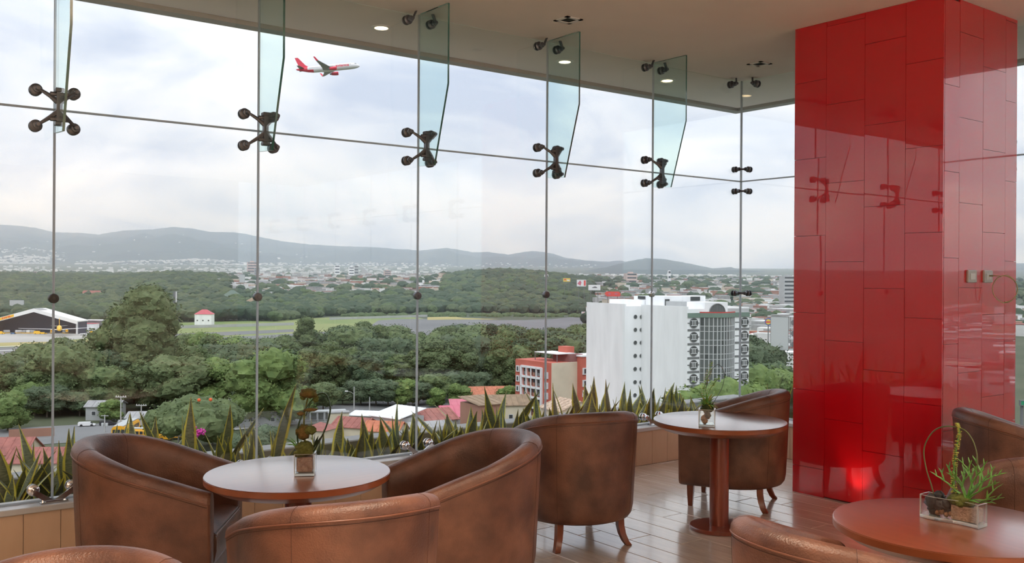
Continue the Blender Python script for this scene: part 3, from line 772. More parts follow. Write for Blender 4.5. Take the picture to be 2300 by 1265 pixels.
# face C (seen right of the second block)
def Cp(px): t = onray(B2, w1, px); return t, B2 + w1 * t
def facept(px, py, out=0):
    t, p = Cp(px); return Vector((p.x, p.y, zpy(p, px, py))) + u1 * out
t0, _ = Cp(1545); t1, _ = Cp(1572); t2, _ = Cp(1650); t3, _ = Cp(1683)
zfb = zpy(B2, 1544, 713.5); zft = zpy(B2, 1544, 703.5)      # underside and top of the green fascia
fl_h = (zpy(B2, 1558, 725.9) - zpy(B2, 1558, 883.6)) / 5
zwin0 = zpy(Cp(1558)[1], 1558, 725.9)
def wrect(name, ta, tb, za, zb, out, m, parent=wt, back=.0):
    c = B2 + w1 * ((ta + tb) / 2); c = Vector((c.x, c.y, (za + zb) / 2))
    return obj(name, MB().obox(c + u1 * ((out + back) / 2), w1 * ((tb - ta) / 2), Vector((0, 0, (zb - za) / 2)), u1 * ((out - back) / 2)), m, parent)
tw = t2 + (t3 - t2) * .42
for i in range(12):
    zc = zwin0 - fl_h * i
    if zc < ZG + 2: break
    for (ta, tb) in ((t0, t1), (t2, t3)):
        wrect('band', ta, tb, zc + fl_h / 2 - .22, zc + fl_h / 2 + .22, .10, m_dkgrey)
        wrect('band', ta, tb, zc - .10, zc + .10, .06, m_dkgrey)
    c = B2 + w1 * ((t0 + t1) / 2); disc_window(Vector((c.x, c.y, zc)) + u1 * .08, u1, w1, 1.02, 1)
    c = B2 + w1 * (tw + (t3 - tw) * .45); disc_window(Vector((c.x, c.y, zc)) + u1 * .08, u1, w1, 1.02, 1)
wrect('fascia', t0, t1 + .2, zfb, zft, .25, m_green); wrect('fascia', t2 - .2, t3, zfb, zft, .25, m_green)
# curved curtain wall between t1 and t2
NC = 12; bulge = 2.3
def arcp(k, o=0.0):
    s = k / NC; tt = t1 + (t2 - t1) * s; q = B2 + w1 * tt + u1 * (bulge * sin(pi * s) + o); return q
rowsz = []; z = zfb
while z > ZG + 1:
    rowsz.append(z); rowsz.append(z - fl_h * .62); z -= fl_h
for k in range(NC):
    a, b = arcp(k), arcp(k + 1)
    for i in range(len(rowsz) - 1):
        if i > 20: break
        za, zb = rowsz[i] - .05, rowsz[i + 1] + .05
        n = u1 * -.06
        obj('pane', MB().slab([Vector((a.x, a.y, zb)), Vector((b.x, b.y, zb)), Vector((b.x, b.y, za)), Vector((a.x, a.y, za))], n), m_cwin if (k * 7 + i * 3) % 11 else m_win, wt)
mm = MB()
for k in range(NC + 1):
    p = arcp(k, .05); mm.obox(Vector((p.x, p.y, (zfb + ZG) / 2)), w1 * .06, u1 * .08, Vector((0, 0, (zfb - ZG) / 2)))
for z in rowsz:
    for k in range(NC):
        a, b = arcp(k, .04), arcp(k + 1, .04); mm.slab([Vector((a.x, a.y, z - .05)), Vector((b.x, b.y, z - .05)), Vector((b.x, b.y, z + .05)), Vector((a.x, a.y, z + .05))], u1 * -.08)
obj('mullion_grid', mm, m_frame, wt)
fm = MB(); fr = MB()
for k in range(NC):
    a, b = arcp(k, .3), arcp(k + 1, .3)
    fm.slab([Vector((a.x, a.y, zfb)), Vector((b.x, b.y, zfb)), Vector((b.x, b.y, zft)), Vector((a.x, a.y, zft))], u1 * -2.8)
    fr.slab([Vector((a.x, a.y, zft)), Vector((b.x, b.y, zft)), Vector((b.x, b.y, zft + .25)), Vector((a.x, a.y, zft + .25))], u1 * -.3)
obj('fascia', fm, m_green, wt); obj('red_trim', fr, m_redline, wt)
# arched gable and roof boxes
ta, _ = Cp(1582); tb, _ = Cp(1633); za = zft; zb = zpy(Cp(1608)[1], 1608, 679)
wrect('arch_wall', ta, tb, za, zb, .3, m_bwhite, wt, -6)
tc_, _ = Cp(1609); c = B2 + w1 * tc_ + u1 * .35; c.z = za + .1
ra = (tb - ta) * .34
am = MB(); pts = [c + w1 * (ra * 1.0 * cos(pi * k / 18)) + Vector((0, 0, ra * .86 * sin(pi * k / 18))) for k in range(19)]
am.slab(pts, u1 * .05); aw = obj('window', am, m_cwin, wt, fix=True)
bm2 = MB()
for k in range(-4, 5):
    xx = ra * k / 5; hh = ra * .86 * sqrt(max(0, 1 - (k / 5) ** 2)); bm2.obox(c + w1 * xx + u1 * .07 + Vector((0, 0, hh / 2)), w1 * .05, u1 * .03, Vector((0, 0, hh / 2)))
bm2.tube([p + u1 * .08 for p in pts], .12, 6); obj('glazing_bar', bm2, m_dkgrey, aw)
def roofbox(pxa, pxb, py_top, off, h, dep, m=m_bwhite, name='roof_house'):
    k0 = B2 - u1 * off; a = onray(k0, w1, pxa); b = onray(k0, w1, pxb); p = k0 + w1 * a; zt = zpy(p, pxa, py_top)
    return wallbox(name, p, w1, b - a, -u1, dep, zt - h, zt, m, wt)
roofbox(1545, 1573, 693, 4, 3.4, 6); roofbox(1633, 1683, 690.5, 0, 2.0, 8); roofbox(1531, 1600, 678, 8, 4, 6, m_bgrey)
rb_ = roofbox(1491, 1585, 665.5, 14, 4.2, 7); roofbox(1550, 1584, 666, 11, 3.6, 3)
def roofboxA(pxa, pxb, py_top, off, h, dep, m=m_bwhite):
    k0 = A2 + w1 * off; a = onray(k0, u1, pxa); b = onray(k0, u1, pxb); p = k0 + u1 * min(a, b); zt = zpy(k0 + u1 * a, pxa, py_top)
    return wallbox('roof_house', p, u1, abs(b - a), w1, dep, zt - h, zt, m, wt)
roofboxA(1369, 1428, 672, 6, 3.2, 4); roofboxA(1424, 1458, 664.5, 10, 3.6, 4)
q = A2 + w1 * 9.8; o = onray(q, u1, 1442); c = q + u1 * o; c.z = zpy(c, 1442, 668.5)
obj('louvre', MB().obox(c - w1 * .1, u1 * 1.4, w1 * .1, Vector((0, 0, .35))), m_win, wt)
q = B2 - u1 * 10.9; o = onray(q, w1, 1562); c = q + w1 * o; c.z = zpy(c, 1562, 671)
obj('louvre', MB().obox(c, w1 * 1.3, u1 * .1, Vector((0, 0, .45))), m_win, wt)
q = B2 - u1 * 13.9; o = onray(q, w1, 1499); c = q + w1 * o; c.z = zpy(c, 1499, 682)
obj('louvre', MB().obox(c, w1 * .6, u1 * .1, Vector((0, 0, 1.0))), m_win, wt)

# ---------------- red apartment house
R1 = polar(1159, 290); R2 = polar(1240, 275.6); ur = (R2 - R1).normalized(); Lr = (R2 - R1).length
wr = Vector((-ur.y, ur.x, 0)); wr = wr if wr.dot(RT) > 0 else -wr      # receding direction
nr = -wr
zr1 = zpy(R1, 1159, 806)
ap = empty('red_apartment_house'); tag(ap, 'salmon red apartment house with white framed balconies and a roof canopy', 'building')
Ls = onray(R2, wr, 1297); Lb = onray(R2, wr, 1322)
wallbox('wall', R1, ur, Lr, wr, Ls, ZG, zr1, m_salmon, ap)
obj('side_wall', MB().obox(Vector((R2.x, R2.y, 0)) + wr * (Ls / 2) + Vector((0, 0, (zr1 + ZG) / 2)) + ur * .1, wr * (Ls / 2), ur * .12, Vector((0, 0, (zr1 - ZG) / 2))), m_cream, ap)
wallbox('rear_wing', R2 + wr * Ls - ur * 4, ur, 6.5, wr, Lb - Ls + 9, ZG, zr1 + 1.6, m_salmon, ap)
wallbox('roof_edge', R2 + wr * (Ls - .3) - ur * 4.3, ur, 7.1, wr, Lb - Ls + 9.6, zr1 + 1.6, zr1 + 2.0, m_rwhite, ap)
zfl = [zpy(R1, 1164, y) for y in (827, 849, 871, 892.5, 914)]
def rp(px, out=0): return R1 + ur * onray(R1, ur, px) + nr * out
for zc in zfl:
    for px in (1165.5, 1229.5):
        p = rp(px, .05); c = Vector((p.x, p.y, zc - (0.9 if px > 1200 else 0)))
        f = obj('window', MB().obox(c, ur * .82, nr * .28, Vector((0, 0, .95))), m_frame, ap)
        obj('pane', MB().obox(c + nr * .27, ur * .34, nr * .03, Vector((0, 0, .62))), m_win, f)
    pa, pb = rp(1176), rp(1217)
    zc -= .4
    for j in range(2):
        for s_, wd in ((.10, .13), (.37, .24)):
            t = (j * .5 + s_ * .92 + wd * .4)
            c = pa.lerp(pb, min(t, .96)); c = Vector((c.x, c.y, zc)); L = (pb - pa).length
            f = obj('balcony', MB().obox(c + nr * .16, ur * (L * wd * .42), nr * .10, Vector((0, 0, 1.02))), m_win, ap)
            obj('railing', MB().obox(c + nr * .30 + Vector((0, 0, -.55)), ur * (L * wd * .42), nr * .04, Vector((0, 0, .45))), m_dkgrey if (j + int(wd * 10)) % 2 else m_brick, f)
pa, pb = rp(1174, .12), rp(1219, .12); L = (pb - pa).length
fm = MB(); ztop, zbot = zfl[0] + 1.1, zfl[-1] - 2
for t in (0, .26, .5, .76, 1): c = pa.lerp(pb, t); fm.obox(Vector((c.x, c.y, (ztop + zbot) / 2)) + nr * .15, ur * (.35 if t in (0, 1) else .14), nr * .28, Vector((0, 0, (ztop - zbot) / 2)))
for i in range(6):
    z = zfl[0] + .95 - i * (zfl[0] - zfl[3]) / 3; c = pa.lerp(pb, .5); fm.obox(Vector((c.x, c.y, z)) + nr * .15, ur * (L / 2), nr * .28, Vector((0, 0, .32)))
obj('white_surround', fm, m_rwhite, ap)
# roof terrace
cpy = R1 + ur * (Lr * .32) + wr * 3; k = Lr * .62
obj('canopy', MB().slab([Vector((q.x, q.y, zr1 + 2.3)) for q in (cpy, cpy + ur * k, cpy + ur * k + wr * 7, cpy + wr * 7)], (0, 0, .18)), m_rwhite, ap, fix=True)
for s, t in ((0, 0), (.5, 0), (1, 0), (0, 1)):
    q = cpy + ur * (k * s * .96 + .1) + wr * (t * 6.6 + .2); obj('post', MB().box((q.x - .09, q.y - .09, zr1), (q.x + .09, q.y + .09, zr1 + 2.3)), m_dkgrey, ap)
wallbox('roof_house', R1 + ur * (Lr * .55) + wr * 7, ur, Lr * .45, wr, 5, zr1, zr1 + 2.2, bm_('dull_maroon_render', (0.25, .12, .11)), ap)
wallbox('roof_house', R1 + ur * (Lr * .55) + wr * 9, ur, 4, wr, 3, zr1 + 2.2, zr1 + 4.2, m_salmon, ap)
for py in (834, 861, 884):
    t = onray(R2, wr, 1303); c = R2 + wr * t + ur * 2.6; c.z = zpy(c, 1303, py)
    f = obj('window', MB().obox(c, wr * 1.0, ur * .2, Vector((0, 0, 1.0))), m_frame, ap); obj('pane', MB().obox(c + ur * .19, wr * .5, ur * .03, Vector((0, 0, .7))), m_win, f)

# ---------------- houses with pitched roofs
def house(name, label, pxc, pyr, w, d, h, rot, mroof, mwall, kind='gable', rh=1.8, wins=3, D=None, zb=ZG, grp=None, cat='house'):
    """pyr: photo row of the middle of the roof"""
    if D is None: D = (EYE - (zb + h + rh * .5)) * FPX / (pyr - yh(pxc))
    p = polar(pxc, D); root = empty(name, (p.x, p.y, zb), atan2(RT.y, RT.x) + radians(rot)); tag(root, label, cat, grp)
    obj('wall', MB().box((-w / 2, -d / 2, 0), (w / 2, d / 2, h)), mwall, root)
    m = MB(); e = .5
    if kind == 'gable':
        for s in (-1, 1):
            m.slab([(-w / 2 - e, s * (d / 2 + e), h - e * rh / (d / 2)), (w / 2 + e, s * (d / 2 + e), h - e * rh / (d / 2)), (w / 2 + e, 0, h + rh), (-w / 2 - e, 0, h + rh)], (0, 0, .16))
        g_ = MB()
        for s in (-1, 1): g_.slab([(s * w / 2, -d / 2, h), (s * w / 2, d / 2, h), (s * w / 2, 0, h + rh)], (-s * .2, 0, 0))
        obj('gable', g_, mwall, root, fix=True)
    elif kind == 'hip':
        k = min(w, d) / 2
        a = [(-w / 2 - e, -d / 2 - e, h), (w / 2 + e, -d / 2 - e, h), (w / 2 + e, d / 2 + e, h), (-w / 2 - e, d / 2 + e, h)]; r0 = (-w / 2 + k, 0, h + rh); r1 = (w / 2 - k, 0, h + rh)
        m.add(a + [r0, r1], [(0, 1, 5, 4), (1, 2, 5), (2, 3, 4, 5), (3, 0, 4), (3, 2, 1, 0)])
    elif kind == 'shed':
        m.slab([(-w / 2 - e, -d / 2 - e, h), (w / 2 + e, -d / 2 - e, h), (w / 2 + e, d / 2 + e, h + rh), (-w / 2 - e, d / 2 + e, h + rh)], (0, 0, .15))
    else: m.box((-w / 2 - .2, -d / 2 - .2, h), (w / 2 + .2, d / 2 + .2, h + .3))
    obj('roof', m, mroof, root, fix=True)
    if kind != 'flat' and w * FPX / D > 45:
        rg = MB(); n = int(w / 1.6)
        for i in range(n + 1):
            x = -w / 2 + i * w / n
            if kind == 'gable': rg.slab([(x - .06, -d / 2 - e, h - e * rh / (d / 2) + .17), (x + .06, -d / 2 - e, h - e * rh / (d / 2) + .17), (x + .06, 0, h + rh + .17), (x - .06, 0, h + rh + .17)], (0, 0, .07))
            elif kind == 'shed': rg.slab([(x - .06, -d / 2 - e, h + .16), (x + .06, -d / 2 - e, h + .16), (x + .06, d / 2 + e, h + rh + .16), (x - .06, d / 2 + e, h + rh + .16)], (0, 0, .06))
        if rg.v: o = obj('roof_rib', rg, mroof, root)
    for i in range(wins):
        x = -w / 2 + w * (i + .5) / wins
        f = obj('window', MB().box((x - .65, -d / 2 - .08, h * .35), (x + .65, -d / 2 + .02, h * .35 + 1.3)), m_frame, root); obj('pane', MB().box((x - .5, -d / 2 - .12, h * .35 + .15), (x + .5, -d / 2 - .07, h * .35 + 1.15)), m_win, f)
    return root
house('row_house', 'long low building with an orange red roof behind the brown roofed one', 1100, 879, 17, 9, 4, 12, m_rorange, m_bgrey, 'shed', 1.8, 4)
house('row_house', 'long beige building with a brown roof beside the red apartment house', 1128, 895, 15, 10, 6, 10, m_rbrown, m_cream, 'gable', 2.2, 4, D=268)
house('brick_house', 'brick and cream building with a flat brown roof in front of the brown roofed block', 1085, 903, 7.5, 9, 10, 35, m_rbrown, m_brick, 'shed', 1.2, 0, D=238)
house('gabled_house', 'cream gabled house with a pale tiled roof in front of the red apartment house', 1282, 874, 9, 11, 10.5, -62, m_tilelt, m_cream, 'gable', 2.0, 0, D=226)
house('shop_house', 'red walled wing between the gabled house and the white tower', 1303, 890, 6, 7, 8, 10, m_rgrey, m_brick, 'shed', 1.0, 2, D=222)
house('warehouse', 'warehouse with a bright pink sheet roof below the brown roofed building', 1040, 920, 12, 11, 4.5, 15, m_pink, m_bgrey, 'gable', 2.2, 0)
house('warehouse', 'smaller pink sheet roof directly behind the pink warehouse', 1050, 904, 9, 5, 5.5, 8, m_pink, m_bgrey, 'shed', 1.0, 0)
house('house', 'house with a maroon clay roof between the white and the pink roofs', 966, 928, 11, 12, 4.5, 30, m_rmaroon, m_bgrey, 'gable', 2.2, 0)
house('house', 'house under a bright white single-slope roof behind the snake plants', 895, 926, 10, 9, 6, -38, m_rwhite, m_bgrey, 'shed', 1.8, 0)
house('house', 'house with an orange clay roof in front of the white roofed one', 868, 955, 9, 7, 4, -14, m_rorange, m_cream, 'gable', 1.8, 0)
house('house', 'house with a dull red roof beside the yellow wall of the bus stop', 800, 946, 9, 8, 4, -20, m_rmaroon, m_cream, 'gable', 1.8, 0)
house('house', 'small house with a dark red roof seen behind the moss arrangement', 722, 955, 6, 7, 4, -20, m_rmaroon, m_cream, 'hip', 1.6, 0)
house('house', 'small grey roofed house beside the third seam of the glass', 965, 953, 11, 8, 3.6, 25, m_rgrey, m_bgrey, 'gable', 1.4, 0)
house('house', 'low building with a grey sheet roof just above the parapet', 1060, 955, 16, 7, 4, 15, m_rgrey, m_bgrey, 'shed', .8, 0, D=215)
house('house', 'low house with a pale speckled tile roof just above the parapet', 1215, 925, 20, 11, 6, 8, m_tilelt, m_cream, 'shed', 2.2, 0, D=212)
house('house', 'small house with a white flat roof beside the brick building', 1118, 938, 6, 4, 5, 12, m_rwhite, m_brick, 'flat', .4, 1, D=228)
house('house', 'pale blue grey sheds beside the street behind the white roof', 840, 930, 12, 5, 3, -12, m_rwhite, m_bgrey, 'shed', .6, 0)
house('house', 'large red roofed house at the edge of the view behind the snake plants', 10, 1000, 12, 9, 5, 6, m_rmaroon, m_cream, 'gable', 2.6, 0, D=196)
house('house', 'red roofed house with pale stripes beside the fifth seam of the glass', 92, 1003, 10, 8, 4.5, 4, m_rmaroon, m_cream, 'gable', 2.2, 0, D=190)
house('house', 'house with a grey ribbed roof beyond the red walled yard', 150, 1006, 7, 6, 4, 10, m_rgrey, m_cream, 'gable', 1.5, 0, D=190)
w_ = MB(); a, b = G(20, 985), G(122, 980)
w_.slab([a, b, b + Vector((0, 0, 2.2)), a + Vector((0, 0, 2.2))], (0, .3, 0)); tag(obj('yard_wall', w_, m_brick), 'long red brick yard wall below the roadside trees', 'wall')['kind'] = 'thing'
for (px, py, w, h_, mr, lb) in ((240, 905, 9, 4, m_rgrey, 'grey roofed shed under the tall trees'), (345, 930, 12, 3, m_rgrey, 'grey industrial shed behind the school buses'), (440, 925, 12, 3, m_rgrey, 'long dark workshop behind the tree with orange blossom'), (595, 918, 12, 4, m_rgrey, 'grey low shed beside the street under the trees')):
    house('shed', lb, px, py, w, 7, h_, 5, mr, m_bgrey, 'gable', 1.2, 2, cat='shed')
# right-hand side, past the tower
house('warehouse', 'long grey warehouse with white roof lights beside the red pillar', 1765, 790, 26, 14, 6, 18, m_rgrey, m_bgrey, 'shed', 2.5, 0, D=330)
house('warehouse', 'white walled shed with a grey roof under the big grey hoarding', 1775, 850, 14, 10, 5, 10, m_rred, m_bwhite, 'shed', 2.0, 2, D=250)
house('hall', 'long pale yellow hall with a flat roof above the tower', 1628, 665, 62, 22, 9, 5, m_rgrey, m_cream, 'flat', .4, 0, D=1050, zb=gzp(1628, 1050), cat='building')
house('hall', 'white two-storey block among trees beside the red pillar', 1727, 658, 34, 14, 8, 5, m_rwhite, m_bwhite, 'flat', .4, 6, D=1250, zb=gzp(1727, 1250), cat='building')
house('hall', 'orange walled house above the curved white market roof', 1713, 697, 14, 10, 6, 15, m_rorange, m_salmon, 'flat', .4, 2, D=640, cat='building')
house('hall', 'low grey building with a white rim roof behind the tower corner', 1712, 690, 38, 14, 5, 5, m_rgrey, m_bgrey, 'flat', .4, 5, D=760, cat='building')
house('market_hall', 'low market hall with a dark red band beside the grey hoarding', 1718, 752, 14, 10, 7, 20, m_rred, m_dkgrey, 'flat', .4, 2, D=430, cat='building')
mh = MB(); p = polar(1705, 540)
for i in range(3):
    c = p + RT * (-9 + i * 9); mh.rings([[c + RT * (4.4 * cos(pi * k / 8)) + Vector((0, 0, ZG + 8 + 2.4 * sin(pi * k / 8))) + FW * d for k in range(9)] for d in (-9, 9)], 0, True, False, False)
tag(obj('vaulted_roof', mh, m_rwhite), 'row of white vaulted market roofs between the trees and the hoarding', 'roof')
house('hall', 'white building with windows carrying the vaulted market roofs', 1705, 720, 26, 14, 8, 0, m_rwhite, m_bgrey, 'flat', .3, 4, D=541, cat='building')

# high blocks far away
def tower(px, py0, py1, wpx, D, m, label, nf=6, name='tower_block'):
    p = polar(px, D); s = D / FPX; w = wpx * s; zt = EYE - (py0 - yh(px)) * s; zb = min(gzp(px, D), EYE - (py1 - yh(px)) * s)
    root = empty(name, (p.x, p.y, zb), atan2(RT.y, RT.x) + .3); tag(root, label, 'tower block'); h = zt - zb
    obj('wall', MB().box((-w / 2, -w * .3, 0), (w / 2, w * .3, h)), m, root)
    for i in range(nf):
        z = h * (i + .45) / nf; obj('window_band', MB().box((-w * .42, -w * .3 - .15, z), (w * .42, -w * .3 + .1, z + h / nf * .42)), m_win, root)
    obj('roof_house', MB().box((-w * .2, -w * .15, h), (w * .2, w * .15, h + w * .12)), m, root)
m_peach = bm_('peach_render', (0.55, 0.42, 0.38))
tower(566, 589, 612, 22, 3600, m_peach, 'pale pink tower block far away beside the fourth seam', 5)
tower(577, 602, 620, 12, 3000, m_bgrey, 'grey tower block in front of the pale pink one')
tower(757, 596, 610, 11, 3300, m_bwhite, 'small white tower block with a blue strip in the distant town', 4)
tower(789, 600, 614, 12, 3200, m_bwhite, 'white tower block beside the wedge-shaped glass tower', 4)
tower(800, 597, 614, 9, 3300, m_bgrey, 'grey tower block behind the white one in the distant town', 4)
tower(870, 608, 618, 15, 3000, m_peach, 'dull red block in the distant town', 4)
tower(1769, 621, 668, 32, 1150, m_bgrey, 'grey balcony tower block beside the red pillar', 9)
for k, (px, w) in enumerate(((12, 8), (33, 6), (46, 8), (62, 7), (78, 8))):
    tower(px, 611, 624, w, 2600, m_bgrey if k % 2 else m_peach, f'hazy block below the mountains, {["first", "second", "third", "fourth", "fifth"][k]} of the row from the frame edge', 3)
tower(1416, 614, 626, 26, 1900, m_peach, 'pinkish block on the rise behind the red hoarding', 4); tower(1503, 608, 626, 6, 2100, m_bwhite, 'slim white church tower in the distant town', 3)
tower(757 + 470, 655 - 38, 630, 8, 1700, m_bwhite, 'white box on the wooded rise beside the second seam', 2)
g3 = MB(); p = polar(820, 3100); s = 3100 / FPX
g3.slab([P(812, 3100, EYE + 24 * s), P(812, 3100, EYE + 8 * s), P(829, 3100, EYE + 8 * s)], FW * 20)
tag(obj('wedge_tower', g3, m_bgrey), 'wedge-shaped glass tower in the distant town', 'tower block')

# ---------------- hangar with cargo jet, ground vehicles, terminal sheds
hg = polar(78, 661); hroot = empty('cargo_hangar', (hg.x, hg.y, ZG), atan2(RT.y, RT.x) - .02); tag(hroot, 'wide open cargo hangar with a white pitched roof beside the runway', 'hangar')
HW, HP, HE, HD = 30, 17, 8.6, 15
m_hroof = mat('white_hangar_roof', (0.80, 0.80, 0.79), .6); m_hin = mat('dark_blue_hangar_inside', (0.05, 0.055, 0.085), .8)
for s in (-1, 1):
    obj('roof', MB().slab([(0, -1, HP), (s * (HW + 1), -1, HE), (s * (HW + 1), HD, HE), (0, HD, HP)], (0, 0, .8)), m_hroof, hroot, fix=True)
    obj('rafter', MB().slab([(0, 0, HP - 1.2), (s * HW, 0, HE - 1.0), (s * HW, .4, HE - 1.0), (0, .4, HP - 1.2)], (0, 0, .9)), m_frame, hroot, fix=True)
    obj('post', MB().box((s * HW - .5, 0, 0), (s * HW + .5, 1, HE)), m_frame, hroot)
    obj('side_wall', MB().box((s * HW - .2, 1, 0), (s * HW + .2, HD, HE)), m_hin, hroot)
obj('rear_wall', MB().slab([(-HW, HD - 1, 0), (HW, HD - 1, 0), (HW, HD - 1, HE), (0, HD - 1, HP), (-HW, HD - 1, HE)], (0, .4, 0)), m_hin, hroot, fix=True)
obj('ridge_skylight', MB().slab([(-4.5, -1.05, HP - 1.2 + .95), (0, -1.05, HP + .85), (4.5, -1.05, HP - .3), (4.5, 9, HP - .3), (0, 9, HP + .85), (-4.5, 9, HP - .3)], (0, 0, .15)), m_rgrey, hroot, fix=True)
m_yel = mat('signal_yellow', (0.85, 0.48, 0.02), .5); m_signred = mat('sign_red', (0.70, 0.02, 0.03), .5)
sl_ = (HP - HE) / (HW + 1)
def on_slope(x, y, dz=.9): return Vector((x, y, HP - abs(x) * sl_ + dz))
for s in (-1, 1):
    obj('fascia', MB().slab([(0, -1.2, HP + .9), (s * (HW + 1), -1.2, HE + .9), (s * (HW + 1), -1.2, HE - 1.6), (0, -1.2, HP - 1.6)], (0, .25, 0)), m_hroof, hroot, fix=True)
obj('sign', MB().slab([(x, -1.25, HP - abs(x) * sl_ + dz) for x, dz in ((-24, -1.2), (-14, -1.2), (-14, .6), (-24, .6))], (0, -.06, 0)), m_yel, hroot, fix=True)
def text(body, size, m, parent, loc, rot, name='lettering', ext=.02, sx=1):
    cu = bpy.data.curves.new(name, 'FONT'); cu.body = body; cu.size = size; cu.extrude = ext; cu.align_x = 'CENTER'; cu.align_y = 'CENTER'; cu.offset = size * .02
    cu.materials.append(m); o = bpy.data.objects.new(name, cu); COL.objects.link(o); o.parent = parent; o.location = loc; o.rotation_euler = rot; o.scale = (sx, 1, 1)
    dg = bpy.context.evaluated_depsgraph_get(); me = bpy.data.meshes.new_from_object(o.evaluated_get(dg)); mo = bpy.data.objects.new(name, me); COL.objects.link(mo)
    mo.parent = parent; mo.location = loc; mo.rotation_euler = rot; mo.scale = (sx, 1, 1); bpy.data.objects.remove(o); return mo
text('DHL', 1.9, m_signred, hroot, (-19, -1.34, HP - 19 * sl_ - .3), (pi / 2, -atan2(sl_, 1), 0), sx=1.9)

def airliner(name, label, loc, rotm, body, belly, tailc, wingc, engc, L=37.5, R=2.0, B=17.0, gear=False, word=None, tailpaint=None):
    root = empty(name, loc); root.rotation_mode = 'QUATERNION'; root.rotation_quaternion = rotm.to_quaternion(); tag(root, label, 'aeroplane')
    m = MB(); prof = [(-18.8, .15, .9), (-18.2, .45, .8), (-15.5, 1.0, .55), (-12, 1.6, .25), (-8.5, 1.95, .03), (-2, 2, 0), (6, 2, 0), (12.5, 2, 0), (15.2, 1.8, -.08), (17.2, 1.25, -.3), (18.3, .65, -.48), (18.75, .15, -.55)]
    rs = [[Vector((x, r * sin(2 * pi * k / 20), z + r * cos(2 * pi * k / 20))) for k in range(20)] for x, r, z in prof]
    fo = len(m.f); m.rings(rs, 0, True, True)
    if tailpaint:   # red rear fuselage, its front edge raked
        for i in range(len(m.f)):
            cxx = sum(m.v[j][0] for j in m.f[i]) / len(m.f[i]); czz = sum(m.v[j][2] for j in m.f[i]) / len(m.f[i])
            if cxx + czz * 1.6 < -10.5: m.m[i] = 1
    obj('fuselage', m, [body, tailpaint or body], root, fix=True)
    m = MB(); m.rings([[Vector((x, 1.6 * c_ * w, -1.55 - .55 * s_ * w)) for c_, s_ in ((-1, -.6), (-.8, .6), (0, 1), (.8, .6), (1, -.6))] for x, w in ((-5.5, .3), (-3, 1), (3, 1), (5.5, .3))], 0, True, True); obj('belly_fairing', m, belly, root, fix=True)
    for s in (-1, 1):
        m = MB(); st = [(0, 4.2, -3.0, -1.35, .42), (5.8, 1.3, -3.2, -.9, .26), (B - .6, -3.6, -5.2, .05, .10), (B, -4.0, -5.3, .1, .08)]
        m.rings([[Vector((xf, s * (1.2 + y * (B - 1.2) / B), z)), Vector(((xf * .7 + xb * .3), s * (1.2 + y * (B - 1.2) / B), z + t)), Vector((xb, s * (1.2 + y * (B - 1.2) / B), z)), Vector(((xf * .6 + xb * .4), s * (1.2 + y * (B - 1.2) / B), z - t))] for y, xf, xb, z, t in st], 0, False, True)
        w = obj('wing', m, wingc, root, fix=True)
        if not gear: m = MB(); m.slab([(-3.9, s * B, .1), (-5.3, s * B, .1), (-6.6, s * (B + .5), 2.4), (-5.7, s * (B + .5), 2.4)], (0, s * .12, 0)); obj('winglet', m, tailc, w, fix=True)
        m = MB(); st = [(0, -13.6, -16.8, .9, .15), (6.0, -16.2, -17.6, 1.3, .06)]
        m.rings([[Vector((xf, s * (.5 + y), z)), Vector(((xf + xb) / 2, s * (.5 + y), z + t)), Vector((xb, s * (.5 + y), z)), Vector(((xf + xb) / 2, s * (.5 + y), z - t))] for y, xf, xb, z, t in st], 0, False, True); obj('tailplane', m, wingc, root, fix=True)
        e_ = obj('engine', MB().lathe([(.75, -2.4), (.98, -1.0), (1.12, .6), (1.08, 1.5), (.95, 1.75), (.85, 1.6), (.3, .9)], 18, (3.6, s * 5.75, -2.1), 0, True, (1, 0, 0)), engc, root, fix=True)
        obj('exhaust', MB().lathe([(.35, -3.4), (.55, -2.5), (.72, -2.0)], 14, (3.6, s * 5.75, -2.1), 0, True, (1, 0, 0)), wingc, e_, fix=True)
        obj('pylon', MB().slab([(4.3, s * 5.75, -1.2), (0, s * 5.75, -1.1), (-.5, s * 5.75, -.8), (3, s * 5.75, -.75)], (0, .2, 0)), wingc, e_, fix=True)
    m = MB(); m.slab([(-11.2, -.15, 1.8), (-16.6, -.15, 1.4), (-18.9, -.12, 7.9), (-17.0, -.12, 7.9), (-13.0, -.15, 2.9)], (0, .3, 0)); obj('tail_fin', m, tailc, root, fix=True)
    m = MB()
    for i in range(32): 
        for s in (-1, 1): m.box((-11 + i * .78, s * 1.97 - .03, .42), (-10.75 + i * .78, s * 1.97 + .03, .78))
    obj('cabin_windows', m, m_win, root)
    m = MB()
    for s in (-1, 1): m.slab([(15.9, s * 1.15, .55), (17.0, s * .75, .38), (16.9, s * .6, .85), (15.9, s * .9, 1.1)], (.02, s * .25, .05))
    obj('cockpit_window', m, m_win, root, fix=True)
    if word: text(word, 2.2, tailpaint, root, (8.6, -2.02, .35), (pi / 2, 0, 0), ext=.03, sx=1.25); text(word, 2.2, tailpaint, root, (8.6, 2.02, .35), (pi / 2, 0, pi), ext=.03, sx=1.25)
    return root
m_pw = mat('aircraft_white', (0.80, 0.80, 0.81), .35); m_pr = mat('aircraft_red', (0.75, 0.03, 0.07), .35); m_pg = mat('aircraft_grey', (0.20, 0.22, 0.23), .4)
c = at(737, 153, 560)
fx = (RT * .985 + FW * .10 + UP * .125).normalized(); ly = (FW * .99 - RT * .10 + UP * -.06); ly = (ly - fx * ly.dot(fx)).normalized(); uz = fx.cross(ly)
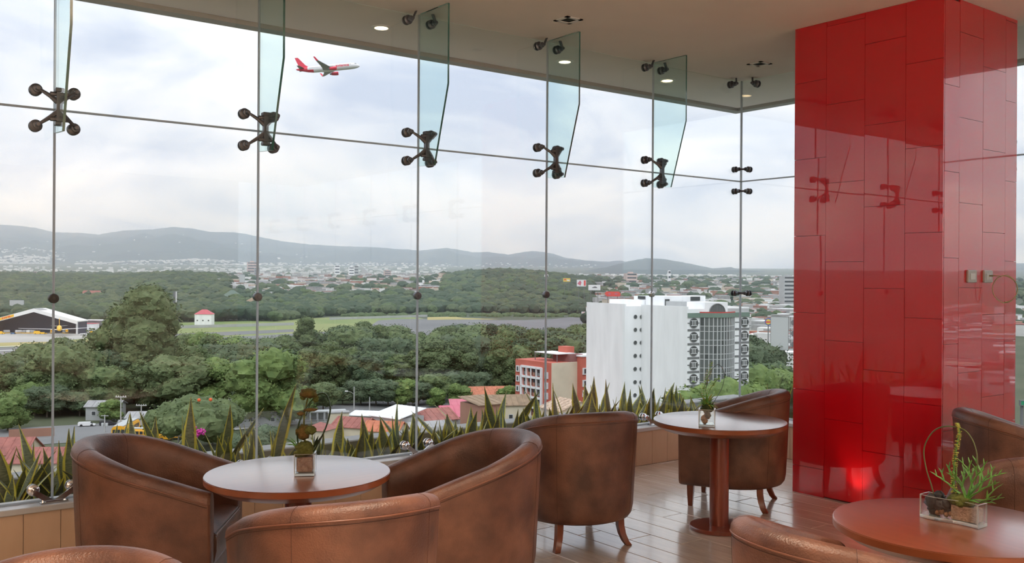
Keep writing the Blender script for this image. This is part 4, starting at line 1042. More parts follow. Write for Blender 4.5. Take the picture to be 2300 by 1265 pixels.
airliner('airliner', 'white and red passenger jet climbing in the cloudy sky', c, Matrix((fx, ly, uz)).transposed(), m_pw, m_pw, m_pr, m_pg, m_pr, word='avianca', tailpaint=m_pr)
c = polar(134, 640); c.z = ZG + 5.4
fx = (-FW * .90 + RT * .436).normalized(); ly = UP.cross(fx).normalized()
airliner('cargo_jet', 'yellow cargo jet parked under the hangar roof', c, Matrix((fx, ly, UP)).transposed(), m_yel, m_yel, m_yel, m_pw, m_yel, gear=True, B=31).scale = (.8, .8, .8)
def vehicle(name, label, px, py, L, m, van=True, D=None, rot=0.1, zb=ZG, cat='vehicle', grp=None):
    p = G(px, py) if D is None else P(px, D, zb)
    root = empty(name, (p.x, p.y, p.z), atan2(RT.y, RT.x) + rot); tag(root, label, cat, grp); hh = L * (.42 if van else .28)
    b = MB(); b.rings([[Vector((x, -L * .19, z0)), Vector((x, L * .19, z0)), Vector((x, L * .17, z1)), Vector((x, -L * .17, z1))] for x, z0, z1 in ((-L / 2, .4, hh * .95), (-L / 2 + .1, .3, hh), (L * .18, .3, hh), (L * .34, .3, hh * .6), (L / 2 - .1, .3, hh * .52), (L / 2, .4, hh * .45))], 0, False, True)
    obj('body', b, m, root, fix=True)
    obj('windscreen', MB().slab([(L * .20, -L * .165, hh * .93), (L * .20, L * .165, hh * .93), (L * .33, L * .17, hh * .63), (L * .33, -L * .17, hh * .63)], (.05, 0, .03)), m_win, root, fix=True)
    for sx in (-.3, .3):
        for sy in (-1, 1): obj('wheel', MB().lathe([(.36, -.12), (.36, .12)], 12, (sx * L, sy * L * .18, .36), 0, False, (0, 1, 0)), m_rubber, root, fix=True)
m_vw = mat('vehicle_white', (0.7, 0.7, 0.7), .4)
vehicle('van', 'yellow delivery van on the apron beside the hangar', 213, 752.5, 6.4, m_yel)
vehicle('van', 'white van parked beside the terminal sheds', 232, 742, 6, m_vw); vehicle('car', 'white car on the apron next to the yellow van', 188, 753.5, 4.8, m_vw, False)
vehicle('tug', 'yellow baggage tug in front of the hangar mouth', 97, 751, 5, m_yel, False); vehicle('tug', 'yellow loader truck in front of the hangar mouth, beside the tug', 86, 751, 5.5, m_yel, True)
vehicle('tug', 'yellow cart train at the frame edge of the apron', 2, 751, 5, m_yel, True); vehicle('tug', 'small blue tug beside the hangar carts', 30, 751, 3.6, mat('vehicle_blue', (.08, .2, .4), .4), False)
for k, px in enumerate((15, 42, 58, 66, 74, 118, 147)):
    p = G(px, 749); root = empty('cargo_pallet', (p.x, p.y, ZG), .3 * k); tag(root, 'yellow framed cargo pallet standing in front of the hangar', 'pallet', 'cargo pallets at the hangar')
    obj('frame', MB().box((-2.2, -1.5, 0), (2.2, 1.5, .5)), m_yel, root); obj('load', MB().bevbox((-1.9, -1.3, .5), (1.9, 1.3, 2.4), .3), m_vw if k % 2 else m_bgrey, root)
house('terminal_shed', 'low terminal building with a flat white canopy beside the hangar', 233, 716, 27, 10, 8, -3, m_rwhite, m_dkgrey, 'flat', .4, 3, D=700, cat='building')
house('terminal_shed', 'small white office with a red rim between hangar and terminal', 200, 724, 12, 8, 6, -3, m_rred, m_bwhite, 'flat', .4, 2, D=690, cat='building')
house('control_tower', 'white framed airport building with a red roof behind the airfield fence', 460, 700, 14, 10, 9, 3, m_rred, m_bwhite, 'hip', 4, 3, D=800, cat='building')
house('pavilion', 'large green pyramid-roofed pavilion in the woods', 522, 662, 24, 20, 6, 3, mat('green_sheet_roof', (.12, .17, .14), .8), m_cream, 'hip', 9, 0, D=1250, zb=gzp(522, 1250) + 2, cat='building')
house('pavilion', 'brown roofed house in the woods beside the pavilion', 570, 668, 18, 14, 6, 3, m_rbrown, m_cream, 'hip', 5, 0, D=1150, zb=gzp(570, 1150) + 2, cat='building')
house('villa', 'pink roofed villa in the dark woods above the hangar', 207, 657, 22, 10, 6, 3, m_rmaroon, m_cream, 'gable', 3, 0, D=1300, zb=gzp(207, 1300) + 4, cat='building')
w_ = MB(); a, b = G(300, 741), G(660, 731); w_.slab([a, b, b + Vector((0, 0, 2.4)), a + Vector((0, 0, 2.4))], FW * .4); tag(obj('airfield_wall', w_, m_bgrey), 'pale boundary wall along the far side of the airfield', 'wall')['kind'] = 'thing'
w_ = MB(); a, b = G(740, 719), G(960, 712); w_.slab([a, b, b + Vector((0, 0, 2.4)), a + Vector((0, 0, 2.4))], FW * .4); tag(obj('airfield_wall', w_, m_bgrey), 'pale boundary wall behind the wide asphalt of the runway', 'wall')['kind'] = 'thing'

# ---------------- hoardings and signs
def board(label, px, py, wpx, hpx, D, m, legs=True, rot=0, name='billboard', zb=None, extra=None, poly=None):
    s = D / FPX; w, h = wpx * s, hpx * s; c = at(px, py, D); g_ = gzp(px, D) if zb is None else zb
    root = empty(name, (c.x, c.y, 0), atan2(RT.y, RT.x) + rot); tag(root, label, 'billboard')
    if poly: obj('board', MB().slab([Vector((x * w / 2, 0, c.z + z * h / 2)) for x, z in poly], (0, -.3, 0)), m, root, fix=True)
    else: obj('board', MB().box((-w / 2, -.3, c.z - h / 2), (w / 2, 0, c.z + h / 2)), m, root)
    fr_ = MB(); t = max(.12, w * .015)
    if not poly:
        fr_.box((-w / 2 - t, -.35, c.z - h / 2 - t), (w / 2 + t, .1, c.z - h / 2)); fr_.box((-w / 2 - t, -.35, c.z + h / 2), (w / 2 + t, .1, c.z + h / 2 + t))
        fr_.box((-w / 2 - t, -.35, c.z - h / 2), (-w / 2, .1, c.z + h / 2)); fr_.box((w / 2, -.35, c.z - h / 2), (w / 2 + t, .1, c.z + h / 2)); obj('frame', fr_, m_dkgrey, root)
    for x in ((-.3, .3) if legs else (0,)): obj('post', MB().lathe([(max(.25, w * .02), g_ - 1), (max(.25, w * .02), c.z - h / 2)], 8, (x * w, .25, 0)), m_dkgrey, root)
    if extra: extra(root, w, h, c.z)
    return root
m_bb = mat('blank_board', (0.48, 0.50, 0.50), .6); m_by = mat('board_yellow', (0.75, 0.55, 0.08), .6); m_brd = mat('board_red', (0.72, 0.09, 0.07), .6); m_bw = mat('board_white', (0.75, 0.75, 0.75), .6)
board('blank grey hoarding above the hangar roof', 38, 683, 32, 17, 900, m_bb); board('pale water tank sign above the wood crest', 465, 617, 9, 9, 1900, m_bw, zb=-8); board('grey upright hoarding on the wood crest', 544, 626, 12, 17, 1500, m_bb)
board('tall two-tone dark and white sign beside the big tree', 394, 671, 8, 32, 950, m_dkgrey, False, extra=lambda r, w, h, z: obj('stripe', MB().box((w * .12, -.4, z - h / 2), (w * .42, -.3, z + h / 2)), m_bw, r))
def e_yel(r, w, h, z): obj('print', MB().box((-w * .38, -.38, z - h * .1), (-w * .1, -.3, z + h * .3)), m_brd, r); obj('print', MB().box((w * .02, -.38, z - h * .3), (w * .4, -.3, z + h * .05)), m_bw, r)
board('yellow hoarding on the wooded rise beside the second seam', 1273, 629, 16, 8, 1300, m_by, extra=e_yel)
def e_red(r, w, h, z): obj('print', MB().slab([(-w * .45, -.3, z - h * .1), (-w * .15, -.3, z + h * .4), (0, -.3, z + h * .1), (-w * .1, -.3, z - h * .4)], (0, -.06, 0)), m_pink, r); obj('print', MB().box((w * .25, -.38, z - h * .4), (w * .45, -.3, z + h * .4)), m_brd, r)
board('red and white hoarding with a printed figure above the tower', 1306, 636, 21, 15, 1150, m_bw, extra=e_red)
def e_car(r, w, h, z):
    pr = [(-.2, -.1), (-.18, .02), (-.1, .08), (-.02, .2), (.12, .2), (.2, .06), (.24, 0), (.24, -.1)]
    obj('print', MB().slab([Vector((a * w, -.3, z + b * h)) for a, b in pr], (0, -.06, 0)), m_dkgrey, r, fix=True)
board('pale grey hoarding showing a dark car', 1335, 646, 27, 12, 1000, m_bw, extra=e_car)
def e_r2(r, w, h, z): obj('print', MB().lathe([(h * .26, 0), (h * .26, .06)], 12, (-w * .2, -.36, z), 0, False, (0, 1, 0)), m_pink, r); obj('print', MB().box((w * .12, -.38, z - h * .15), (w * .3, -.3, z + h * .2)), m_pink, r)
board('bright red hoarding with clipped corners behind the white tower', 1376, 660.5, 36, 11, 800, m_brd, extra=e_r2, poly=[(-1, .1), (-.8, 1), (.8, 1), (1, .1), (.92, -1), (-.75, -1)])
def e_big(r, w, h, z):
    f = MB()
    for zz in (-.5, -.17, .17, .5): f.box((w / 2 + .2, 0, z + zz * h - .12), (w / 2 + 3.0, 4.5, z + zz * h + .12))
    for xx, yy in ((w / 2 + .3, 4.3), (w / 2 + 2.9, 0), (w / 2 + 2.9, 4.3), (w / 2 + 1.5, 2)): f.box((xx - .15, yy - .15, z - h / 2), (xx + .15, yy + .15, z + h / 2))
    obj('scaffold', f, m_bb, r)
    for zz in (-.33, 0, .33): obj('fan_unit', MB().lathe([(.9, 0), (.9, .3)], 12, (w / 2 + 1.6, .2, z + zz * h), 0, False, (0, 1, 0)), m_dkgrey, r)
board('huge blank grey hoarding on a mast beside the red pillar', 1751, 749, 38, 74, 300, m_bb, False, -.35, extra=e_big)
def e_bun(r, w, h, z):
    obj('print', MB().prism([(cos(pi * k / 10) * w * .3, sin(pi * k / 10) * w * .26) for k in range(11)], 0, .06), m_by, r, (-.05 * w, -.38, z + h * .08)).rotation_euler = (pi / 2, 0, 0)
    obj('print', MB().prism([(-cos(pi * k / 10) * w * .3, -sin(pi * k / 10) * w * .2) for k in range(11)], 0, .06), m_by, r, (-.05 * w, -.38, z - h * .14)).rotation_euler = (pi / 2, 0, 0)
    obj('print', MB().box((-w * .4, -.42, z - h * .12), (w * .3, -.3, z + h * .06)), m_brd, r)
board('round blue white and orange roadside sign beside the grey hoarding', 1726, 723, 17, 17, 420, mat('board_blue', (.12, .16, .4), .6), False, extra=e_bun, poly=[(cos(2 * pi * k / 24), sin(2 * pi * k / 24)) for k in range(24)])
rs = board('small white runway sign with red figures at the end of the grass', 1310, 703, 8, 5.5, 880, m_bw); text('13', 2.0, m_brd, rs, (0, -.34, zpy(polar(1310, 880), 1310, 703)), (pi / 2, 0, 0), sx=1.2)
board('small red and blue shop sign under the grey hoarding', 1740, 786, 10, 4, 330, m_brd, False, name='shop_sign')
board('green road sign at the foot of the view past the pillar', 2297, 905, 12, 9, 150, mat('board_green', (.02, .25, .12), .5), False, name='road_sign')

# ---------------- street furniture, buses
m_pole = mat('concrete_pole', (0.42, 0.42, 0.41), .8)
def pole(label, px, y0, y1, kind, D=None, name='utility_pole'):
    p = G(px, y1) if D is None else P(px, D, ZG); D = p.dot(FW); h = (y1 - y0) / FPX * D
    root = empty(name, (p.x, p.y, ZG), atan2(RT.y, RT.x)); tag(root, label, 'pole')
    obj('mast', MB().lathe([(.20, 0), (.13, h)], 10), m_pole, root, fix=True)
    if kind == 'T': obj('crossarm', MB().box((-1.4, -.1, h - .35), (1.4, .1, h - .15)), m_pole, root); 
    if kind == 'T':
        for x in (-1.2, -.6, .6, 1.2): obj('insulator', MB().lathe([(.07, h - .15), (.09, h + .05), (.04, h + .15)], 6, (x, 0, 0)), m_bw, root)
    if kind == 'tank':
        obj('crossarm', MB().box((-1.0, -.1, h - .35), (1.0, .1, h - .2)), m_pole, root)
        for x in (-.55, .55): obj('transformer', MB().lathe([(.3, h * .35), (.34, h * .38), (.34, h * .52), (.3, h * .54)], 10, (x, 0, 0)), m_bb, root)
    if kind in 'LR' and kind:
        s = -1 if kind == 'L' else 1
        obj('lamp_arm', MB().tube([(0, 0, h * .72), (s * .8, 0, h * .80), (s * 1.6, 0, h * .83), (s * 2.3, 0, h * .835)], .05, 6), m_pole, root); obj('lamp_head', MB().bevbox((s * 2.3 - .45, -.16, h * .82), (s * 2.3 + .45, .16, h * .86), .04), m_bw, root)
    return root
for a in (('tall utility pole with two lamp arms behind the first chair', 271, 890, 978, 'T'), ('utility pole with a broad crossarm behind the first chair', 317, 909, 972, 'T'), ('street lamp with a long curved arm behind the school buses', 322, 928, 978, 'R'),
          ('utility pole with crossarm and transformers between the school bus and the tree', 401, 942, 1002, 'tank'), ('utility pole with two grey transformers beside the trees', 235, 932, 972, 'tank'), ('utility pole half hidden behind the orange blossom tree', 509, 897, 950, 'T'),
          ('tall street lamp rising from the street behind the snake plants', 795, 869, 932, 'L'), ('tall street lamp beside the trees near the red apartment house', 1114, 825, 885, 'R'), ('utility pole next to the red apartment house', 1130, 838, 880, 'T'), ('slim pole at the street edge in front of bright green trees', 1003, 873, 897, ''),
          ('slim pole beside the grey shed at the edge of the woods', 259, 904, 945, ''), ('green signal pole on the central reservation', 830, 892, 925, '')): pole(*a)
m_bus = mat('school_bus_yellow', (0.82, 0.40, 0.02), .45)
def bus(label, px, py, rot, L=11.5, sc=1.0):
    p = G(px, py); root = empty('school_bus', (p.x, p.y, ZG), atan2(RT.y, RT.x) + rot); tag(root, label, 'bus', 'school buses'); root.scale = (sc, sc, sc)
    b = MB(); prof = [(-1.2, .5), (-1.25, .9), (-1.25, 2.5), (-1.0, 2.95), (-.4, 3.15), (.4, 3.15), (1.0, 2.95), (1.25, 2.5), (1.25, .9), (1.2, .5)]
    b.rings([[Vector((x, y, z)) for y, z in prof] for x in (-L / 2, L / 2 - 1.8)], 0, False, True); obj('body', b, m_bus, root, fix=True)
    obj('bonnet', MB().bevbox((L / 2 - 1.8, -1.05, .5), (L / 2, 1.05, 1.6), .15), m_bus, root)
    obj('roof', MB().slab([(-L / 2 + .1, -.9, 3.05), (L / 2 - 1.9, -.9, 3.05), (L / 2 - 1.9, .9, 3.05), (-L / 2 + .1, .9, 3.05)], (0, 0, .15)), m_bb, root, fix=True)
    for s in (-1, 1):
        for i in range(8): obj('window', MB().box((-L / 2 + .7 + i * 1.05, s * 1.25 - .03, 1.75), (-L / 2 + 1.5 + i * 1.05, s * 1.25 + .03, 2.5)), m_win, root)
        obj('side_stripe', MB().box((-L / 2, s * 1.26 - .02, 1.2), (L / 2 - 1.8, s * 1.26 + .02, 1.32)), m_rubber, root)
    obj('windscreen', MB().box((L / 2 - 1.82, -1.0, 1.7), (L / 2 - 1.76, 1.0, 2.6)), m_win, root)
    for y in (-.75, 0, .75): obj('rear_window', MB().box((-L / 2 - .04, y - .28, 1.8), (-L / 2 + .02, y + .28, 2.5)), m_win, root)
    for x in (-L * .28, L * .32):
        for s in (-1, 1): obj('wheel', MB().lathe([(.5, -.15), (.5, .15)], 14, (x, s * 1.1, .5), 0, False, (0, 1, 0)), m_rubber, root, fix=True)
bus('yellow school bus seen end-on behind the first tub chair', 286, 984, pi / 2 + .12, sc=1.35); bus('long yellow school bus seen side-on behind the chair', 335, 990, -.06); bus('second yellow school bus side-on, ahead of the long one', 385, 986, -.06)
# bus stop
sp_ = G(705, 950); bs = empty('bus_station', (sp_.x, sp_.y, ZG), atan2(RT.y, RT.x) + .28); tag(bs, 'long grey bus station with glazed sides and a flat canopy', 'bus stop')
obj('canopy', MB().box((-9, -1.8, 3.2), (9, 1.8, 3.45)), m_bb, bs); obj('platform', MB().box((-9, -1.8, 0), (9, 1.8, .5)), m_walk, bs)
for i in range(10): obj('post', MB().box((-8.8 + i * 1.95, -1.6, .5), (-8.65 + i * 1.95, -1.45, 3.2)), m_frame, bs)
for i in range(9):
    if i not in (0, 2): obj('glass_panel', MB().box((-8.6 + i * 1.95, 1.4, .6), (-6.95 + i * 1.95, 1.45, 2.6)), m_bgrey, bs)
house('kiosk', 'grey kiosk with a pale yellow wall at the end of the bus station', 762, 925, 5.6, 3, 3.8, 14, m_rgrey, m_cream, 'flat', .3, 0, D=262, cat='kiosk')
def person(label, px, py, top, legs, D=None):
    p = G(px, py); root = empty('person', (p.x, p.y, ZG + .5), .3); tag(root, label, 'person')
    m = MB(); m.lathe([(.16, .0), (.17, .4), (.16, .8), (.20, .95), (.23, 1.3), (.12, 1.5), (.07, 1.53), (.11, 1.62), (.11, 1.74), (.04, 1.8)], 10); obj('body', m, top, root, fix=True)
    for s in (-1, 1): obj('arm', MB().tube([(s * .22, 0, 1.4), (s * .27, .02, 1.1), (s * .26, .08, .85)], [.06, .05, .04], 6), top, root)
vest = mat('lime_vest', (.5, .75, .05), .7); redc = mat('red_shirt', (.6, .05, .06), .7)
person('person in a lime green vest waiting at the bus station', 643, 950, vest, None); person('person in a red shirt waiting at the bus station', 657, 949, redc, None)
# parked cars under the trees
CR2 = random.Random(8); cm = [m_vw, m_rubber, m_bb, mat('vehicle_red', (.4, .03, .03), .4), m_vw]
for i in range(16):
    vehicle('car', f'parked {["white", "black", "grey", "red", "pale"][i % 5]} car half hidden under the roadside trees', 850 + i * 15 + CR2.uniform(-3, 3), 878 - i * 1.6 + CR2.uniform(-2, 3), 4.4, cm[i % 5], False, rot=CR2.uniform(0, 3), cat='car', grp='parked cars under the roadside trees')
for i in range(8):
    vehicle('car', 'parked car behind the school buses', 200 + i * 40 + CR2.uniform(-6, 6), 958 - i * 2, 4.4, cm[i % 5], False, rot=CR2.uniform(0, .4), cat='car', grp='parked cars behind the school buses')

# ---------------- the town beyond: thousands of small houses, far too many to count
def far_town(name, label, specs, mats, seed):
    r = random.Random(seed); mb = MB()
    for (n, px0, px1, d0, d1, s0, s1, zf) in specs:
        for _ in range(n):
            px = r.uniform(px0, px1); D = d0 * (d1 / d0) ** r.random(); base = zf(px, D)
            if isinstance(base, tuple): D, base = base
            p = polar(px, D); a = r.uniform(-.5, .5) + (pi / 2 if r.random() < .5 else 0); w = r.uniform(s0, s1) * (1.6 if r.random() < .15 else 1); d = r.uniform(s0, s1) * .7; h = r.choice((3.5, 5, 6, 7, 9, 10)) * (1.5 if r.random() < .06 else 1)
            ax = Vector((cos(a), sin(a), 0)) * w / 2; ay = Vector((-sin(a), cos(a), 0)) * d / 2; mi = r.choice(range(len(mats) - 3)) ; k = r.random()
            mb.obox(Vector((p.x, p.y, base + h / 2 - 1)), ax, ay, Vector((0, 0, h / 2 + 1)), mi)
            if k < .5: mb.obox(Vector((p.x, p.y, base + h + .15)), ax * 1.06, ay * 1.06, Vector((0, 0, .25)), len(mats) - 1 - r.randrange(3))
    o = obj(name, mb, mats); tag(o, label, 'town', None, 'stuff'); return o
tm = [bm_('town_white', (.72, .72, .71)), bm_('town_grey', (.42, .42, .41)), bm_('town_beige', (.52, .45, .36)), bm_('town_pale', (.6, .6, .58)), m_brick, m_rgrey, m_rgrey, m_rmaroon, m_rwhite]
tw2 = [bm_('town_bright_white', (.85, .84, .82)), tm[0], tm[3], m_rwhite, m_rwhite, m_rwhite]
far_town('distant_town', 'dense town of small pale houses on the plain past the woods', [
    (2000, 1330, 1850, 1000, 3800, 10, 22, gzp), (1500, 480, 1000, 1500, 4200, 12, 26, gzp), (240, 880, 1330, 2500, 4500, 10, 20, gzp), (160, -100, 480, 2500, 4500, 10, 20, gzp), (140, 1690, 1850, 420, 1000, 8, 16, gzp), (400, 1850, 2600, 700, 3500, 9, 20, gzp), (900, 3500, 14000, 90, 420, 9, 18, lambda px, D: -40), (120, 1330, 1700, 800, 1100, 9, 18, gzp), (420, 530, 1000, 1350, 2100, 10, 24, gzp)], tm, 21)
def mslope(t0, t1):
    rr = random.Random(77)
    def f(px, D):
        d, z = HFUN['mountains'](px, rr.uniform(t0, t1)); return d, z + 2
    return f
def clumpy(zf, seed, f=.02, thr=.05):
    return zf
far_town('hillside_town', 'white settlements scattered over the foot of the mountains', [
    (500, -80, 110, 1, 2, 16, 34, mslope(.02, .22)), (160, -60, 150, 1, 2, 16, 32, mslope(.10, .36)), (420, 170, 640, 1, 2, 14, 30, mslope(.0, .13)), (60, 400, 520, 1, 2, 20, 40, mslope(.13, .18)), (200, 640, 1000, 1, 2, 14, 26, mslope(.0, .18)), (100, 1000, 1350, 1, 2, 14, 24, mslope(.0, .35)), (50, 100, 800, 1, 2, 14, 30, mslope(.2, .7)), (260, 480, 1000, 4500, 8500, 14, 34, gzp), (160, -100, 480, 4500, 7500, 14, 30, gzp), (300, 1000, 1850, 4000, 5100, 10, 24, gzp)], tw2, 22)
# ================================================================== TREES
def leaf_mat(name, c1, c2, c3):
    m = bpy.data.materials.new(name); m.use_nodes = True; t = m.node_tree; b = t.nodes['Principled BSDF']
    oi = t.nodes.new('ShaderNodeObjectInfo'); tcn = t.nodes.new('ShaderNodeTexCoord'); n = t.nodes.new('ShaderNodeTexNoise'); n.inputs['Scale'].default_value = .55; n.inputs['Detail'].default_value = 6
    t.links.new(tcn.outputs['Object'], n.inputs['Vector'])
    r = t.nodes.new('ShaderNodeValToRGB'); e = r.color_ramp.elements; e[0].position = .34; e[0].color = c1 + (1,); e[1].position = .66; e[1].color = c2 + (1,)
    t.links.new(n.outputs['Fac'], r.inputs[0]); mx = t.nodes.new('ShaderNodeMix'); mx.data_type = 'RGBA'; mx.inputs['B'].default_value = c3 + (1,)
    ml = t.nodes.new('ShaderNodeMath'); ml.operation = 'MULTIPLY'; ml.inputs[1].default_value = .75; t.links.new(oi.outputs['Random'], ml.inputs[0])
    t.links.new(ml.outputs[0], mx.inputs['Factor']); t.links.new(r.outputs[0], mx.inputs['A']); t.links.new(mx.outputs['Result'], b.inputs['Base Color'])
    b.inputs['Roughness'].default_value = .8; b.inputs['Specular IOR Level'].default_value = .2
    MATS[name] = m; return m
m_lf = leaf_mat('olive_green_foliage', (.062, .092, .038), (.150, .195, .080), (.105, .135, .065))
m_lb = leaf_mat('bright_green_foliage', (.07, .120, .035), (.185, .255, .075), (.12, .17, .06))
m_ld = leaf_mat('dark_green_foliage', (.045, .075, .042), (.115, .155, .08), (.085, .11, .065))
m_wd = leaf_mat('woods_dark_foliage', (.024, .048, .030), (.080, .112, .062), (.05, .075, .042)); m_wf = leaf_mat('woods_olive_foliage', (.045, .068, .034), (.115, .145, .07), (.08, .10, .05)); m_wb = leaf_mat('woods_light_foliage', (.045, .075, .028), (.11, .15, .06), (.07, .10, .045))
m_trunk = mat('grey_brown_bark', (0.16, 0.13, 0.10), .9, var=.2, vscale=3)
m_flame = mat('orange_blossom', (.75, .12, .03), .7); m_bougain = mat('magenta_blossom', (.55, .04, .30), .7)
def ico(sub):
    bm = bmesh.new(); bmesh.ops.create_icosphere(bm, subdivisions=sub, radius=1); v = [x.co.copy() for x in bm.verts]; f = [[y.index for y in x.verts] for x in bm.faces]; bm.free(); return v, f
ICO1, ICO2, ICO3 = ico(1), ico(2), ico(3)
def crown_mesh(name, m, seed, H=10, W=8, lobes=10, shape='round', cards=7000, csz=.30):
    r = random.Random(seed); mb = MB(); blobs = []
    for i in range(lobes):
        t = (i + .5) / lobes; a = i * 2.4 + r.uniform(-.4, .4)
        if shape == 'round': rr = W * .33 * sqrt(r.random()); zc = H * (.30 + .52 * r.random()); br = W * r.uniform(.16, .27)
        elif shape == 'cone': zc = H * (.15 + .75 * t); rr = W * .26 * (1 - t) * r.uniform(.5, 1); br = W * (.14 + .22 * (1 - t))
        elif shape == 'umbrella': rr = W * .40 * sqrt((i + .3) / lobes); zc = H * (.75 - .25 * (rr / (W * .45)) ** 2); br = W * r.uniform(.14, .20)
        else: zc = H * (.12 + .78 * t); rr = W * .34 * sin(pi * (.15 + .8 * t)) * r.uniform(.3, 1); br = W * r.uniform(.13, .22)
        c = Vector((rr * cos(a), rr * sin(a), zc)); blobs.append((c, br))
    V, F = ICO3
    for c, br in blobs:
        vs = []
        for v in V:
            q = v * br; q.z *= .8
            n1 = mnoise.noise((c + q) * .9 / max(1, W * .12)); n2 = mnoise.noise((c + q) * 2.6) + .8 * mnoise.noise((c + q) * 5.5)
            vs.append(c + q * (1 + .30 * n1 + .22 * n2))
        mb.add(vs, F, 0, False)
    for i in range(cards):
        c, br = blobs[r.randrange(len(blobs))]
        d = Vector((r.gauss(0, 1), r.gauss(0, 1), r.gauss(0, .8) + .15)).normalized(); p = c + Vector((d.x, d.y, d.z * .8)) * br * r.uniform(.90, 1.38)
        a = Vector((r.gauss(0, 1), r.gauss(0, 1), r.gauss(0, .5))).normalized(); b = d.cross(a).normalized(); s = csz * r.uniform(.5, 1.2)
        mb.add([p - a * s, p + b * s * .55, p + a * s, p - b * s * .55], [(0, 1, 2, 3)], 0, False)
    return mb.mesh(name, m)
def trunk_mesh(seed, H, r0=.28, branches=5):
    r = random.Random(seed); mb = MB(); mb.tube([(0, 0, -.5), (r.uniform(-.2, .2), r.uniform(-.2, .2), H * .35), (r.uniform(-.4, .4), r.uniform(-.4, .4), H * .7)], [r0, r0 * .75, r0 * .4], 7)
    for i in range(branches):
        a = r.uniform(0, 6.28); z = H * r.uniform(.25, .55); L = H * r.uniform(.2, .35)
        mb.tube([(0, 0, z), (cos(a) * L * .5, sin(a) * L * .5, z + L * .5), (cos(a) * L * .9, sin(a) * L * .9, z + L)], [r0 * .4, r0 * .28, r0 * .12], 5)
    return mb.mesh('trunk', m_trunk)
TK = {}
def kind(key, m, seed, **k):
    TK[key] = (crown_mesh('crown', m, seed, **k), trunk_mesh(seed, k.get('H', 10)), k.get('H', 10))
kind('oval1', m_lf, 1, H=14, W=10, lobes=22, shape='oval'); kind('oval2', m_lf, 2, H=14, W=9, lobes=24, shape='oval'); kind('oval3', m_ld, 3, H=14, W=10, lobes=22, shape='oval')
kind('round1', m_lf, 4, H=12, W=12, lobes=17); kind('round2', m_lb, 5, H=12, W=12, lobes=17); kind('round3', m_ld, 6, H=12, W=12, lobes=17)
kind('cone1', m_ld, 7, H=14, W=7, lobes=16, shape='cone'); kind('umb1', m_lf, 8, H=9, W=15, lobes=22, shape='umbrella', cards=3600)
kind('giant', m_lf, 9, H=34, W=25, lobes=46, shape='oval', cards=24000, csz=.42); kind('tall', m_lf, 10, H=25, W=13, lobes=24, shape='oval', cards=12000)
tcount = 0
def tree(key, px, D, h, label, group, z=None, wide=1.0, parts=True, name='tree', r=RND):
    cm_, tm_, H = TK[key]; s = h / (H * 1.04); p = P(px, D, z)
    root = empty(name, (p.x, p.y, p.z), r.uniform(0, 6.28)); root.scale = (s * wide, s * wide, s); tag(root, label, 'tree', group)
    obj('crown', cm_, None, root); obj('trunk', tm_, None, root)
    return root
# the belt of trees between the street and the airfield
TOP = [(-200, 800), (0, 790), (28, 782), (60, 780), (91, 762), (166, 749), (194, 764), (235, 762), (440, 742), (500, 744), (536, 757), (611, 749), (658, 744), (749, 727), (777, 722), (818, 714), (887, 727), (901, 743), (937, 749), (956, 730), (1000, 724), (1050, 722), (1100, 722), (1150, 726), (1200, 730), (1250, 728), (1330, 716), (1420, 720)]
TR_ = random.Random(31)
def bay_of(px):
    for k, e_ in zip(('sixth', 'fifth', 'fourth', 'third', 'second', 'first'), (-2000, 118, 580, 939, 1227, 1467)):
        if px >= e_: b = k
    return b + ' bay from corner'
rows_ = [(288, 10.5), (305, 10), (325, 10), (348, 10.5), (372, 11), (398, 11), (425, 11.5), (455, 12)]
nb = 0
for ri, (D0, sp) in enumerate(rows_):
    px = -160 + TR_.uniform(0, 20)
    while px < 1360:
        D = D0 + TR_.uniform(-9, 9) + max(0, (px - 500)) * .055
        near_limit = interp([(-200, 262), (300, 275), (700, 300), (1050, 330), (1400, 330)], px)
        zt = EYE - (interp(TOP, px) - yh(px)) / FPX * D
        hmax = zt - ZG
        h = min(TR_.uniform(14, 22), hmax * TR_.uniform(.93, 1.02))
        if ri >= 5: h = hmax * TR_.uniform(.88, 1.0)
        if D > near_limit and h > 6 and not (px > 1150 and D < 320):
            k = TR_.choice(('oval1', 'oval2', 'oval1', 'oval2', 'oval3', 'round1', 'round3', 'round1', 'cone1') + (('round2', 'round2') if 380 < px < 700 else ()))
            lb = {'o': 'olive green feathery tree in the dense belt before the runway', 'r': 'rounded green tree in the dense belt before the runway', 'c': 'dark conical tree in the dense belt before the runway'}[k[0]]
            if k == 'round2': lb = 'bright green tree in the dense belt before the runway'
            lb = lb.replace('in the dense belt before the runway', ('at the street edge', 'in the middle', 'on the runway edge')[min(2, ri // 3)] + ' of the tree belt, ' + bay_of(px))
            tree(k, px, D, h, lb, 'trees of the belt before the runway', wide=TR_.uniform(.95, 1.3), r=TR_); nb += 1
        px += sp * FPX / D0 * TR_.uniform(.8, 1.25)
px = 20
while px < 1090:      # low trees and undergrowth at the street
    D = interp([(-200, 268), (300, 272), (700, 288), (1050, 312), (1400, 320)], px) + TR_.uniform(0, 12); k = TR_.choice(('round1', 'round3', 'round2', 'round3'))
    if not 230 < px < 560: tree(k, px, D, TR_.uniform(6.5, 10.5), {'round1': 'small olive', 'round3': 'small dark green', 'round2': 'small bright green'}[k] + ' tree along the street, ' + bay_of(px), 'small trees along the street', wide=1.25, r=TR_)
    px += TR_.uniform(26, 44)
